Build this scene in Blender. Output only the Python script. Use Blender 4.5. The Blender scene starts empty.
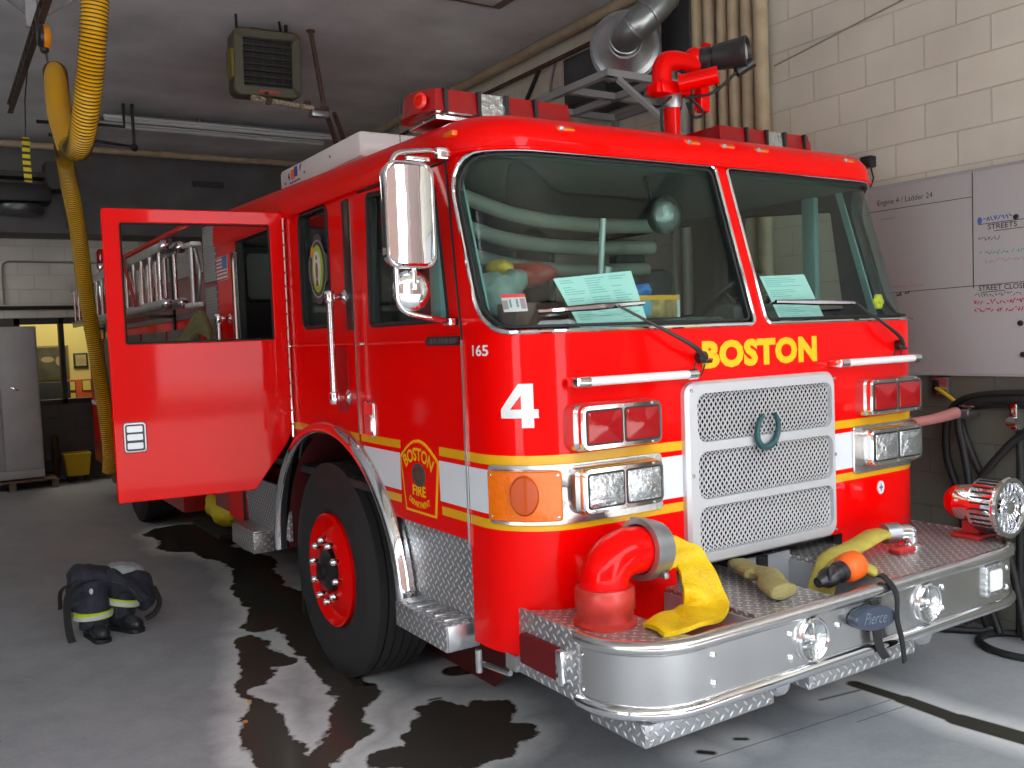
import bpy, bmesh, math, random
from mathutils import Vector, Matrix, noise
random.seed(7)
PI=math.pi
scene=bpy.context.scene
COL=scene.collection
def sm(a,b,x):
    t=max(0,min(1,(x-a)/(b-a))); return t*t*(3-2*t)

# ------------------------------------------------------------------ materials
def new_mat(name):
    m=bpy.data.materials.new(name); m.use_nodes=True
    nt=m.node_tree
    return m,nt,nt.nodes['Principled BSDF'],nt.nodes['Material Output']
def pbr(name,col,rough=.5,metal=0.,coat=0.,spec=None,noise_amt=0.,noise_scale=8.,bump=0.,bump_scale=40.,emit=None,trans=0.,sheen=0.):
    m,nt,b,o=new_mat(name)
    b.inputs['Base Color'].default_value=(*col,1); b.inputs['Roughness'].default_value=rough; b.inputs['Metallic'].default_value=metal
    b.inputs['Coat Weight'].default_value=coat; b.inputs['Coat Roughness'].default_value=.04
    if spec is not None: b.inputs['Specular IOR Level'].default_value=spec
    if trans: b.inputs['Transmission Weight'].default_value=trans
    if sheen: b.inputs['Sheen Weight'].default_value=sheen
    if emit: b.inputs['Emission Color'].default_value=(*emit[0],1); b.inputs['Emission Strength'].default_value=emit[1]
    if noise_amt or bump:
        tc=nt.nodes.new('ShaderNodeTexCoord')
        if noise_amt:
            n=nt.nodes.new('ShaderNodeTexNoise'); n.inputs['Scale'].default_value=noise_scale; n.inputs['Detail'].default_value=6
            nt.links.new(tc.outputs['Object'],n.inputs['Vector'])
            mr=nt.nodes.new('ShaderNodeMapRange'); mr.inputs['From Min'].default_value=.3; mr.inputs['From Max'].default_value=.7
            mr.inputs['To Min'].default_value=1-noise_amt; mr.inputs['To Max'].default_value=1+noise_amt*.5
            nt.links.new(n.outputs['Fac'],mr.inputs['Value'])
            mx=nt.nodes.new('ShaderNodeMix'); mx.data_type='RGBA'; mx.blend_type='MULTIPLY'; mx.inputs[0].default_value=1
            mx.inputs[6].default_value=(*col,1); nt.links.new(mr.outputs[0],mx.inputs[7]); nt.links.new(mx.outputs[2],b.inputs['Base Color'])
        if bump:
            n=nt.nodes.new('ShaderNodeTexNoise'); n.inputs['Scale'].default_value=bump_scale; n.inputs['Detail'].default_value=4
            nt.links.new(tc.outputs['Object'],n.inputs['Vector'])
            bp=nt.nodes.new('ShaderNodeBump'); bp.inputs['Strength'].default_value=bump; bp.inputs['Distance'].default_value=.02
            nt.links.new(n.outputs['Fac'],bp.inputs['Height']); nt.links.new(bp.outputs[0],b.inputs['Normal'])
    return m
def mth(nt,op,a,b=None,c=None,clamp=False):
    n=nt.nodes.new('ShaderNodeMath'); n.operation=op; n.use_clamp=clamp
    for i,v in enumerate((a,b,c)):
        if v is None: continue
        if isinstance(v,(int,float)): n.inputs[i].default_value=v
        else: nt.links.new(v,n.inputs[i])
    return n.outputs[0]
def glass(name,tint,gl=.06):
    m,nt,b,o=new_mat(name); nt.nodes.remove(b)
    t=nt.nodes.new('ShaderNodeBsdfTransparent'); t.inputs[0].default_value=(*tint,1)
    g=nt.nodes.new('ShaderNodeBsdfGlossy'); g.inputs['Roughness'].default_value=.01
    f=nt.nodes.new('ShaderNodeLayerWeight'); fm=mth(nt,'ADD',.035,mth(nt,'MULTIPLY',mth(nt,'POWER',f.outputs['Facing'],5.),.55),clamp=True)
    mx=nt.nodes.new('ShaderNodeMixShader'); nt.links.new(fm,mx.inputs[0]); nt.links.new(t.outputs[0],mx.inputs[1]); nt.links.new(g.outputs[0],mx.inputs[2])
    nt.links.new(mx.outputs[0],o.inputs[0]); return m
def diamond(name,col,rough,scale=22.,dirt=0.):
    """raised-bar tread plate, from the UV map in metres"""
    m,nt,b,o=new_mat(name)
    uv=nt.nodes.new('ShaderNodeUVMap')
    mp=nt.nodes.new('ShaderNodeMapping'); mp.inputs['Rotation'].default_value=(0,0,PI/4); mp.inputs['Scale'].default_value=(scale*1.414,scale*1.414,1)
    nt.links.new(uv.outputs[0],mp.inputs[0])
    sp=nt.nodes.new('ShaderNodeSeparateXYZ'); nt.links.new(mp.outputs[0],sp.inputs[0])
    fx=mth(nt,'FLOOR',sp.outputs[0]); fy=mth(nt,'FLOOR',sp.outputs[1])
    par=mth(nt,'FLOORED_MODULO',mth(nt,'ADD',fx,fy),2.)
    ux=mth(nt,'ABSOLUTE',mth(nt,'SUBTRACT',mth(nt,'SUBTRACT',sp.outputs[0],fx),.5)); uy=mth(nt,'ABSOLUTE',mth(nt,'SUBTRACT',mth(nt,'SUBTRACT',sp.outputs[1],fy),.5))
    inv=mth(nt,'SUBTRACT',1.,par)
    lo=mth(nt,'ADD',mth(nt,'MULTIPLY',ux,par),mth(nt,'MULTIPLY',uy,inv)); sh=mth(nt,'ADD',mth(nt,'MULTIPLY',uy,par),mth(nt,'MULTIPLY',ux,inv))
    d=mth(nt,'SQRT',mth(nt,'ADD',mth(nt,'POWER',mth(nt,'DIVIDE',lo,.5),2.),mth(nt,'POWER',mth(nt,'DIVIDE',sh,.19),2.)))
    h=mth(nt,'SMOOTH_MIN',mth(nt,'MULTIPLY',mth(nt,'SUBTRACT',1.,d,clamp=True),2.2),1.,.3)
    bp=nt.nodes.new('ShaderNodeBump'); bp.inputs['Strength'].default_value=.9; bp.inputs['Distance'].default_value=.006
    nt.links.new(h,bp.inputs['Height']); nt.links.new(bp.outputs[0],b.inputs['Normal'])
    b.inputs['Base Color'].default_value=(*col,1); b.inputs['Metallic'].default_value=.7
    rr=mth(nt,'SUBTRACT',rough,mth(nt,'MULTIPLY',h,.1)); nt.links.new(rr,b.inputs['Roughness'])
    cm=nt.nodes.new('ShaderNodeMix'); cm.data_type='RGBA'; nt.links.new(h,cm.inputs[0])
    cm.inputs[6].default_value=(col[0]*.55,col[1]*.55,col[2]*.55,1); cm.inputs[7].default_value=(min(1,col[0]*1.25),min(1,col[1]*1.25),min(1,col[2]*1.25),1)
    nt.links.new(cm.outputs[2],b.inputs['Base Color'])
    return m
def striped(name,c1,c2,period,duty,rough=.5):
    """stripes along the V (length) coordinate of a tube"""
    m,nt,b,o=new_mat(name)
    uv=nt.nodes.new('ShaderNodeUVMap'); sp=nt.nodes.new('ShaderNodeSeparateXYZ'); nt.links.new(uv.outputs[0],sp.inputs[0])
    f=mth(nt,'FRACT',mth(nt,'ADD',mth(nt,'DIVIDE',sp.outputs[1],period),.5))
    g=mth(nt,'LESS_THAN',mth(nt,'ABSOLUTE',mth(nt,'SUBTRACT',f,.5)),duty/2)
    mx=nt.nodes.new('ShaderNodeMix'); mx.data_type='RGBA'; nt.links.new(g,mx.inputs[0]); mx.inputs[6].default_value=(*c1,1); mx.inputs[7].default_value=(*c2,1)
    nt.links.new(mx.outputs[2],b.inputs['Base Color']); b.inputs['Roughness'].default_value=rough
    return m
def block_wall(name,axis,upper,lower,split,z0=0.):
    """painted concrete blocks, 0.4 x 0.2 m"""
    m,nt,b,o=new_mat(name)
    tc=nt.nodes.new('ShaderNodeTexCoord'); sp=nt.nodes.new('ShaderNodeSeparateXYZ'); nt.links.new(tc.outputs['Object'],sp.inputs[0])
    cb=nt.nodes.new('ShaderNodeCombineXYZ'); nt.links.new(sp.outputs['XYZ'.index(axis)],cb.inputs[0]); nt.links.new(mth(nt,'SUBTRACT',sp.outputs[2],z0),cb.inputs[1])
    br=nt.nodes.new('ShaderNodeTexBrick'); br.inputs['Scale'].default_value=1; br.inputs['Mortar Size'].default_value=.005; br.inputs['Mortar Smooth'].default_value=.4
    br.inputs['Brick Width'].default_value=.406; br.inputs['Row Height'].default_value=.203; br.offset=.5; br.squash=1
    nt.links.new(cb.outputs[0],br.inputs['Vector'])
    br.inputs['Color1'].default_value=(1,1,1,1); br.inputs['Color2'].default_value=(.94,.94,.94,1); br.inputs['Mortar'].default_value=(.8,.8,.8,1)
    n=nt.nodes.new('ShaderNodeTexNoise'); n.inputs['Scale'].default_value=1.7; n.inputs['Detail'].default_value=7; nt.links.new(tc.outputs['Object'],n.inputs['Vector'])
    st=mth(nt,'LESS_THAN',sp.outputs[2],split)
    mc=nt.nodes.new('ShaderNodeMix'); mc.data_type='RGBA'; nt.links.new(st,mc.inputs[0]); mc.inputs[6].default_value=(*upper,1); mc.inputs[7].default_value=(*lower,1)
    m2=nt.nodes.new('ShaderNodeMix'); m2.data_type='RGBA'; m2.blend_type='MULTIPLY'; m2.inputs[0].default_value=1
    nt.links.new(mc.outputs[2],m2.inputs[6]); nt.links.new(br.outputs['Color'],m2.inputs[7])
    mr=nt.nodes.new('ShaderNodeMapRange'); mr.inputs['From Min'].default_value=.3; mr.inputs['From Max'].default_value=.7; mr.inputs['To Min'].default_value=.86; mr.inputs['To Max'].default_value=1.05
    nt.links.new(n.outputs['Fac'],mr.inputs['Value'])
    m3=nt.nodes.new('ShaderNodeMix'); m3.data_type='RGBA'; m3.blend_type='MULTIPLY'; m3.inputs[0].default_value=1
    nt.links.new(m2.outputs[2],m3.inputs[6]); nt.links.new(mr.outputs[0],m3.inputs[7]); nt.links.new(m3.outputs[2],b.inputs['Base Color'])
    n2=nt.nodes.new('ShaderNodeTexNoise'); n2.inputs['Scale'].default_value=90; nt.links.new(tc.outputs['Object'],n2.inputs['Vector'])
    hh=mth(nt,'ADD',mth(nt,'MULTIPLY',br.outputs['Fac'],-1.),mth(nt,'MULTIPLY',n2.outputs['Fac'],.25))
    bp=nt.nodes.new('ShaderNodeBump'); bp.inputs['Strength'].default_value=.7; bp.inputs['Distance'].default_value=.008
    nt.links.new(hh,bp.inputs['Height']); nt.links.new(bp.outputs[0],b.inputs['Normal'])
    b.inputs['Roughness'].default_value=.55
    return m

# ------------------------------------------------------------------ geometry
class G:
    def __init__(s): s.v=[]; s.f=[]; s.uv={}; s.mi={}
    def add(s,vs,fs,uvs=None):
        n=len(s.v); s.v+= [tuple(map(float,p)) for p in vs]
        for k,f in enumerate(fs):
            if uvs: s.uv[len(s.f)]=uvs[k]
            s.f.append(tuple(i+n for i in f))
        return s
    def bm(s,bm,mat=None):
        bm.verts.ensure_lookup_table()
        vs=[(mat@v.co if mat else v.co) for v in bm.verts]; fs=[[v.index for v in f.verts] for f in bm.faces]
        bm.free(); return s.add(vs,fs)
    def box(s,c,d,bev=0.,rot=None,seg=2):
        bm=bmesh.new(); bmesh.ops.create_cube(bm,size=1)
        for v in bm.verts: v.co=Vector((v.co.x*d[0],v.co.y*d[1],v.co.z*d[2]))
        if bev>0: bmesh.ops.bevel(bm,geom=list(bm.edges),offset=bev,segments=seg,affect='EDGES',profile=.5)
        bm.verts.index_update()
        M=Matrix.Translation(c)
        if rot is not None: M=M@(rot if isinstance(rot,Matrix) else Matrix.Rotation(rot,4,'Z'))
        return s.bm(bm,M)
    def bx(s,x0,x1,y0,y1,z0,z1,bev=0.): return s.box(((x0+x1)/2,(y0+y1)/2,(z0+z1)/2),(abs(x1-x0),abs(y1-y0),abs(z1-z0)),bev)
    def tube(s,path,r,seg=10,closed=False,caps=True,rfun=None,flat=None,up=None):
        P=[Vector(p) for p in path]; n=len(P); rings=[]; L=[0.]
        for i in range(1,n): L.append(L[-1]+(P[i]-P[i-1]).length)
        prev=None
        for i in range(n):
            a=P[(i-1)%n] if (closed or i>0) else P[i]; b=P[(i+1)%n] if (closed or i<n-1) else P[i]
            t=(b-a).normalized()
            if prev is None:
                u=Vector(up) if up else (Vector((0,0,1)) if abs(t.z)<.9 else Vector((1,0,0)))
                x=(u-t*u.dot(t)).normalized()
            else: x=(prev-t*prev.dot(t)).normalized()
            prev=x; y=t.cross(x)
            rr=rfun(i/(n-1),L[i]) if rfun else (r[i] if isinstance(r,(list,tuple)) else r)
            fx,fy=flat if flat else (1,1)
            rings.append([P[i]+(x*math.cos(2*PI*k/seg)*fx+y*math.sin(2*PI*k/seg)*fy)*rr for k in range(seg)])
        vs=[p for ring in rings for p in ring]; fs=[];uv=[]
        m=n if closed else n-1
        for i in range(m):
            j=(i+1)%n; li=L[i]; lj=L[j] if j else L[i]+.01
            for k in range(seg):
                q=(k+1)%seg; fs.append((i*seg+k,i*seg+q,j*seg+q,j*seg+k)); uv.append([(k/seg,li),((k+1)/seg,li),((k+1)/seg,lj),(k/seg,lj)])
        if caps and not closed:
            fs.append(tuple(range(seg-1,-1,-1))); uv.append([(0,0)]*seg)
            fs.append(tuple((n-1)*seg+k for k in range(seg))); uv.append([(0,L[-1])]*seg)
        return s.add(vs,fs,uv)
    def cyl(s,a,b,r0,r1=None,seg=20,caps=True): return s.tube([a,b],[r0,r0 if r1 is None else r1],seg,caps=caps)
    def lathe(s,prof,o,ax,seg=32,caps=False,x=None):
        """prof: (radius, distance along ax)"""
        t=Vector(ax).normalized(); u=Vector(x) if x else (Vector((0,0,1)) if abs(t.z)<.9 else Vector((1,0,0))); xx=(u-t*u.dot(t)).normalized(); yy=t.cross(xx); o=Vector(o)
        vs=[];fs=[]
        for r,d in prof:
            for k in range(seg):
                a=2*PI*k/seg; vs.append(o+t*d+(xx*math.cos(a)+yy*math.sin(a))*r)
        for i in range(len(prof)-1):
            for k in range(seg):
                q=(k+1)%seg; fs.append((i*seg+k,i*seg+q,(i+1)*seg+q,(i+1)*seg+k))
        if caps:
            fs.append(tuple(range(seg-1,-1,-1))); fs.append(tuple((len(prof)-1)*seg+k for k in range(seg)))
        return s.add(vs,fs)
    def ball(s,c,r,seg=16,rings=10,fn=None):
        if isinstance(r,(int,float)): r=(r,r,r)
        prof=[(math.sin(PI*i/rings),-math.cos(PI*i/rings)) for i in range(rings+1)]
        n=len(s.v); prof[0]=(.001,-1); prof[-1]=(.001,1)
        s.lathe(prof,(0,0,0),(0,0,1),seg)
        for i in range(n,len(s.v)):
            p=Vector(s.v[i]); q=Vector((p.x*r[0],p.y*r[1],p.z*r[2]))+Vector(c)
            s.v[i]=tuple(fn(q) if fn else q)
        return s
    def prism(s,poly,mp,o0,o1):
        """2-D outline poly carried to 3-D by mp(u,v,off), between two offsets"""
        n=len(poly); vs=[mp(u,v,o0) for u,v in poly]+[mp(u,v,o1) for u,v in poly]
        fs=[tuple(range(n-1,-1,-1)),tuple(range(n,2*n))]+[(k,(k+1)%n,n+(k+1)%n,n+k) for k in range(n)]
        return s.add(vs,fs)
    def slab(s,loop,mp,o0,o1,rings=3,bev=0.,back=False):
        """rounded outline on a curved surface as a solid pad; filled with rings so it follows the curve"""
        n=len(loop); cu=sum(p[0] for p in loop)/n; cv=sum(p[1] for p in loop)/n
        lev=[]
        if back:
            for k in range(rings): lev.append((k/rings if k else .001,o0))
        lev.append((1,o0))
        if bev: lev.append((1,o1-bev)); 
        for k in range(rings,0,-1):
            t=k/rings
            if bev and k==rings: 
                ext=max(max(abs(p[0]-cu),abs(p[1]-cv)) for p in loop); t=1-bev/ext
            lev.append((t,o1))
        vs=[]
        for t,o in lev:
            vs+=[mp(cu+(p[0]-cu)*t,cv+(p[1]-cv)*t,o) for p in loop]
        fs=[]
        for i in range(len(lev)-1):
            for k in range(n):
                q=(k+1)%n; fs.append((i*n+k,i*n+q,(i+1)*n+q,(i+1)*n+k))
        vs.append(mp(cu,cv,o1)); c=len(vs)-1; b=(len(lev)-1)*n
        fs+=[(b+k,b+(k+1)%n,c) for k in range(n)]
        if back: fs.append(tuple(range(n-1,-1,-1)))
        return s.add(vs,fs)
    def patch(s,quad,mp,off,nu=8,nv=2):
        (a,b,c,d)=quad; vs=[];fs=[]
        for j in range(nv+1):
            for i in range(nu+1):
                u=i/nu;v=j/nv
                x=(a[0]*(1-u)+b[0]*u)*(1-v)+(d[0]*(1-u)+c[0]*u)*v; y=(a[1]*(1-u)+b[1]*u)*(1-v)+(d[1]*(1-u)+c[1]*u)*v
                vs.append(mp(x,y,off))
        for j in range(nv):
            for i in range(nu):
                k=j*(nu+1)+i; fs.append((k,k+1,k+nu+2,k+nu+1))
        return s.add(vs,fs)
    def sheet(s,rows,th):
        """thick strip through rows of points"""
        n=len(rows);m=len(rows[0]); R=[[Vector(p) for p in r] for r in rows]; top=[];bot=[]
        for i in range(n):
            for j in range(m):
                a=R[min(i+1,n-1)][j]-R[max(i-1,0)][j]; b=R[i][min(j+1,m-1)]-R[i][max(j-1,0)]
                nn=a.cross(b); nn=nn.normalized() if nn.length>1e-9 else Vector((0,0,1))
                top.append(R[i][j]+nn*th/2); bot.append(R[i][j]-nn*th/2)
        N=n*m; fs=[]
        for i in range(n-1):
            for j in range(m-1):
                k=i*m+j; fs.append((k,k+1,k+m+1,k+m)); fs.append((N+k,N+k+m,N+k+m+1,N+k+1))
        for i in range(n-1):
            for j,flip in((0,0),(m-1,1)):
                k=i*m+j; q=(k,k+m,N+k+m,N+k); fs.append(q if not flip else q[::-1])
        for j in range(m-1):
            for i,flip in((0,1),(n-1,0)):
                k=i*m+j; q=(k,k+1,N+k+1,N+k); fs.append(q[::-1] if flip else q)
        return s.add(top+bot,fs)
    def mirror(s,x2):
        """reflect the collected geometry: x -> x2 - x"""
        s.v=[(x2-p[0],p[1],p[2]) for p in s.v]; s.f=[f[::-1] for f in s.f]; s.uv={k:u[::-1] for k,u in s.uv.items()}; return s
    def mesh(s,name,mat,sharp=38.):
        me=bpy.data.meshes.new(name); me.from_pydata(s.v,[],s.f); 
        bm=bmesh.new(); bm.from_mesh(me); 
        uvl=bm.loops.layers.uv.new('UVMap')
        bm.faces.ensure_lookup_table(); bm.normal_update()
        for f in bm.faces:
            u=s.uv.get(f.index)
            if u:
                for l,c in zip(f.loops,u): l[uvl].uv=c
            else:
                n=f.normal; ax,ay,az=abs(n.x),abs(n.y),abs(n.z)
                for l in f.loops:
                    p=l.vert.co; l[uvl].uv=(p.x,p.y) if az>=ax and az>=ay else ((p.x,p.z) if ay>=ax else (p.y,p.z))
        bmesh.ops.recalc_face_normals(bm,faces=bm.faces)
        bm.to_mesh(me); bm.free()
        if mat: me.materials.append(mat)
        me.polygons.foreach_set('use_smooth',[True]*len(me.polygons)); me.set_sharp_from_angle(angle=math.radians(sharp)); me.update()
        return me
    def out(s,name,mat,parent=None,sharp=38.,label=None):
        return link(name,s.mesh(name,mat,sharp),parent,label)
def link(name,me,parent=None,label=None):
    o=bpy.data.objects.new(name,me); COL.objects.link(o)
    if parent is not None: attach(o,parent)
    if label: o['label']=label
    return o
def base_of(p):
    m=Matrix.Identity(4)
    while p is not None: m=Matrix.Translation(p.location)@p.matrix_parent_inverse@m if False else m; p=p.parent
    return m
def attach(o,parent):
    o.parent=parent
    # vertices are in world metres: undo the location of the Empty that parents them
    if parent.parent is None: o.matrix_parent_inverse=Matrix.Translation(-Vector(parent.location))
def thing(name,label,cat,loc,group=None):
    o=bpy.data.objects.new(name,None); COL.objects.link(o); o.location=loc; o.empty_display_size=.1
    return tag(o,label,cat,group)
def tag(o,label,cat,group=None,kind=None):
    o['label']=label; o['category']=cat
    if group: o['group']=group
    if kind: o['kind']=kind
    return o
def structure(name,g,mat,sharp=38.):
    o=g.out(name,mat,None,sharp); o['kind']='structure'; return o
def carve(o,cutters,op='DIFFERENCE'):
    """cut the collected solids out of a mesh object"""
    tmp=[]
    for c in cutters:
        me=c.mesh('cutter',None); t=bpy.data.objects.new('cutter',me); COL.objects.link(t); tmp.append(t)
        md=o.modifiers.new('b','BOOLEAN'); md.object=t; md.operation=op; md.solver='EXACT'
    dg=bpy.context.evaluated_depsgraph_get(); dg.update()
    me=bpy.data.meshes.new_from_object(o.evaluated_get(dg)); old=o.data; o.modifiers.clear(); o.data=me
    for t in tmp: bpy.data.objects.remove(t)
    me.polygons.foreach_set('use_smooth',[True]*len(me.polygons)); me.set_sharp_from_angle(angle=math.radians(38)); return o
def fuse(g,voxel,smooth=6,disp=0.,dscale=6.):
    """melt overlapping solids into one continuous surface"""
    me=g.mesh('fuse',None); t=bpy.data.objects.new('fuse',me); COL.objects.link(t)
    m=t.modifiers.new('r','REMESH'); m.mode='VOXEL'; m.voxel_size=voxel
    m=t.modifiers.new('s','SMOOTH'); m.iterations=smooth; m.factor=.5
    dg=bpy.context.evaluated_depsgraph_get(); dg.update()
    r=bpy.data.meshes.new_from_object(t.evaluated_get(dg)); bpy.data.objects.remove(t)
    r.update()
    if disp:
        no=[v.normal.copy() for v in r.vertices]
        for v,nn in zip(r.vertices,no):
            p=v.co*dscale
            f=noise.noise(Vector((p.x*1.6,p.y*1.6,p.z*.7)))+.5*noise.noise(p*2.7+Vector((5,1,2)))
            v.co+=nn*disp*f
    out=G(); out.v=[tuple(v.co) for v in r.vertices]; out.f=[tuple(p.vertices) for p in r.polygons]
    return out
def rrect(u0,u1,v0,v1,r,n=6):
    """rounded rectangle outline, counter-clockwise from the lower left; r one radius or four (ll, lr, ur, ul); long edges subdivided"""
    rs=(r,)*4 if isinstance(r,(int,float)) else r
    cs=[(u0+rs[0],v0+rs[0],PI,rs[0]),(u1-rs[1],v0+rs[1],1.5*PI,rs[1]),(u1-rs[2],v1-rs[2],0,rs[2]),(u0+rs[3],v1-rs[3],.5*PI,rs[3])]
    pts=[]
    for cu,cv,a,rr in cs:
        k=n if rr>.001 else 0
        for i in range(k+1):
            t=a+PI/2*(i/k if k else 0); pts.append((cu+rr*math.cos(t),cv+rr*math.sin(t)))
    return pts
def dense(loop,step):
    out=[]
    for i,p in enumerate(loop):
        q=loop[(i+1)%len(loop)]; d=math.hypot(q[0]-p[0],q[1]-p[1]); k=max(1,int(d/step+.5))
        out+=[(p[0]+(q[0]-p[0])*j/k,p[1]+(q[1]-p[1])*j/k) for j in range(k)]
    return out
def arc(c,r,a0,a1,n=10): return [(c[0]+r*math.cos(a0+(a1-a0)*i/n),c[1]+r*math.sin(a0+(a1-a0)*i/n)) for i in range(n+1)]
def curve(pts,n=12):
    """Catmull-Rom through the points"""
    P=[Vector(p) for p in pts]; P=[P[0]*2-P[1]]+P+[P[-1]*2-P[-2]]; out=[]
    for i in range(1,len(P)-2):
        for k in range(n):
            t=k/n; a,b,c,d=P[i-1:i+3]
            out.append(.5*((2*b)+(c-a)*t+(2*a-5*b+4*c-d)*t*t+(3*b-a-3*c+d)*t**3))
    out.append(P[-2]); return out
def spaced(path,step):
    P=[Vector(p) for p in path]; out=[P[0]]; need=step
    for a,b in zip(P,P[1:]):
        d=(b-a).length; pos=0.
        while d-pos>=need: pos+=need; out.append(a+(b-a)*(pos/d)); need=step
        need-=d-pos
    return out
def bend(pts,r,n=6):
    """polyline with rounded corners"""
    P=[Vector(p) for p in pts]; out=[P[0]]
    for i in range(1,len(P)-1):
        a=(P[i-1]-P[i]); b=(P[i+1]-P[i]); ra=min(r,a.length*.49,b.length*.49); p0=P[i]+a.normalized()*ra; p1=P[i]+b.normalized()*ra
        for k in range(n+1):
            t=k/n; out.append(p0*(1-t)**2+P[i]*2*t*(1-t)+p1*t*t)
    out.append(P[-1]); return out
def glyphs(body,bold=0.,shear=0.,res=3,space=1.):
    """outline of a line of text, filled, as (points, faces, width, height) with its lower left at 0,0"""
    cu=bpy.data.curves.new('txt','FONT'); cu.body=body; cu.size=1; cu.offset=bold; cu.shear=shear; cu.resolution_u=res; cu.space_character=space
    t=bpy.data.objects.new('txt',cu); COL.objects.link(t); dg=bpy.context.evaluated_depsgraph_get(); dg.update()
    me=bpy.data.meshes.new_from_object(t.evaluated_get(dg)); bpy.data.objects.remove(t)
    bm=bmesh.new(); bm.from_mesh(me); bmesh.ops.triangulate(bm,faces=bm.faces); 
    vs=[(v.co.x,v.co.y) for v in bm.verts]; bm.verts.index_update(); fs=[[v.index for v in f.verts] for f in bm.faces]; bm.free()
    if not vs: return [],[],1,1
    x0=min(p[0] for p in vs);x1=max(p[0] for p in vs);y0=min(p[1] for p in vs);y1=max(p[1] for p in vs)
    return [(p[0]-x0,p[1]-y0) for p in vs],fs,x1-x0,y1-y0
def text(g,body,mp,off,u0,v0,w=None,h=None,**k):
    """lay text on a surface: lower left at (u0,v0), fitted to width w and/or height h"""
    vs,fs,W,H=glyphs(body,**k)
    if w is None: w=W*h/H
    if h is None: h=H*w/W
    return g.add([mp(u0+x/W*w,v0+y/H*h,off) for x,y in vs],fs)

# ------------------------------------------------------------------ camera (metres; x across the truck's front, y towards its tail, z up)
YAW,PITCH,ROLL,FPX=0.56906763,-0.05177441,-0.03758712,910.63
CAMPOS=Vector((-1.7416,-2.7,1.74))
f_=Vector((math.sin(YAW)*math.cos(PITCH),math.cos(YAW)*math.cos(PITCH),math.sin(PITCH)))
r0=Vector((math.cos(YAW),-math.sin(YAW),0)); u0_=r0.cross(f_)
r_=r0*math.cos(ROLL)+u0_*math.sin(ROLL); u_=-r0*math.sin(ROLL)+u0_*math.cos(ROLL)
cam=bpy.data.cameras.new('camera'); cam.sensor_width=36; cam.lens=FPX*36/1024; cam.clip_start=.05
co=bpy.data.objects.new('camera',cam); COL.objects.link(co)
M=Matrix((r_,u_,-f_)).transposed().to_4x4(); M.translation=CAMPOS; co.matrix_world=M
scene.camera=co
FL=-.06          # floor level
# ------------------------------------------------------------------ materials
RED=pbr('engine red paint',(.90,.0012,.001),.3,0,coat=.3,spec=.04)
DRED=pbr('dark red paint',(.35,.006,.008),.35,0,coat=.5)
CHROME=pbr('chrome',(.86,.87,.89),.07,1.,noise_amt=.06,noise_scale=5)
STEEL=pbr('brushed stainless steel',(.66,.655,.65),.22,.93,noise_amt=.12,noise_scale=4,bump=.02,bump_scale=60)
POL=pbr('satin aluminium',(.70,.71,.74),.38,.45)
ALU=pbr('aluminium',(.58,.59,.6),.34,1.,noise_amt=.15,noise_scale=9)
DIA=diamond('aluminium tread plate',(.72,.73,.75),.4)
DIA2=diamond('worn aluminium tread plate',(.66,.64,.63),.42)
BLACK=pbr('black rubber',(.012,.012,.013),.6)
BLACKP=pbr('black plastic',(.018,.018,.02),.35)
TYRE=pbr('tyre rubber',(.022,.022,.023),.7,bump=.1,bump_scale=120)
DARK=pbr('dark underbody',(.012,.012,.012),.8)
YEL=pbr('yellow reflective stripe',(.82,.42,.0),.4,coat=.3)
WHT=pbr('white reflective stripe',(.78,.82,.86),.4,coat=.3)
WHITE=pbr('white paint',(.8,.8,.8),.4,coat=.2)
AMBER=pbr('amber lens',(.80,.15,.0),.15,coat=.7,bump=.35,bump_scale=40,spec=.2)
REDL=pbr('red lens',(.34,.002,.005),.08,coat=.7,spec=.2,bump=.12,bump_scale=30)
CLEARL=pbr('clear lamp lens',(.62,.66,.68),.12,.85,coat=1.,bump=.5,bump_scale=38)
GLASS=glass('windscreen glass',(.86,.95,.92))
CGLASS=glass('side window glass',(.86,.94,.92))
TEAL=pbr('teal grey cab trim',(.22,.38,.38),.5)
GREY=pbr('grey vinyl',(.075,.08,.082),.6,bump=.1,bump_scale=80)
DGREY=pbr('dark grey vinyl',(.035,.037,.039),.55)
PAPER=pbr('pale blue printed paper',(.62,.85,.86),.7)
INK=pbr('ink',(.12,.28,.32),.7)
YHOSE=pbr('yellow hose jacket',(.78,.50,.0),.6,bump=.35,bump_scale=70,noise_amt=.2,noise_scale=10)
OLIVE=pbr('olive hose jacket',(.30,.26,.10),.8,bump=.4,bump_scale=90,noise_amt=.25,noise_scale=14)
LIME=pbr('pale yellow hose jacket',(.55,.46,.08),.75,bump=.4,bump_scale=90,noise_amt=.2,noise_scale=12)
ORANGE=pbr('orange nozzle bumper',(.85,.13,.01),.5)
NAVY=pbr('navy turnout cloth',(.026,.030,.045),.85,bump=.3,bump_scale=60)
EXH=striped('yellow ribbed hose',(.80,.46,.005),(.045,.026,.004),.021,.34,.5)
LETTER=pbr('yellow lettering',(.9,.52,.0),.45)

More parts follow.
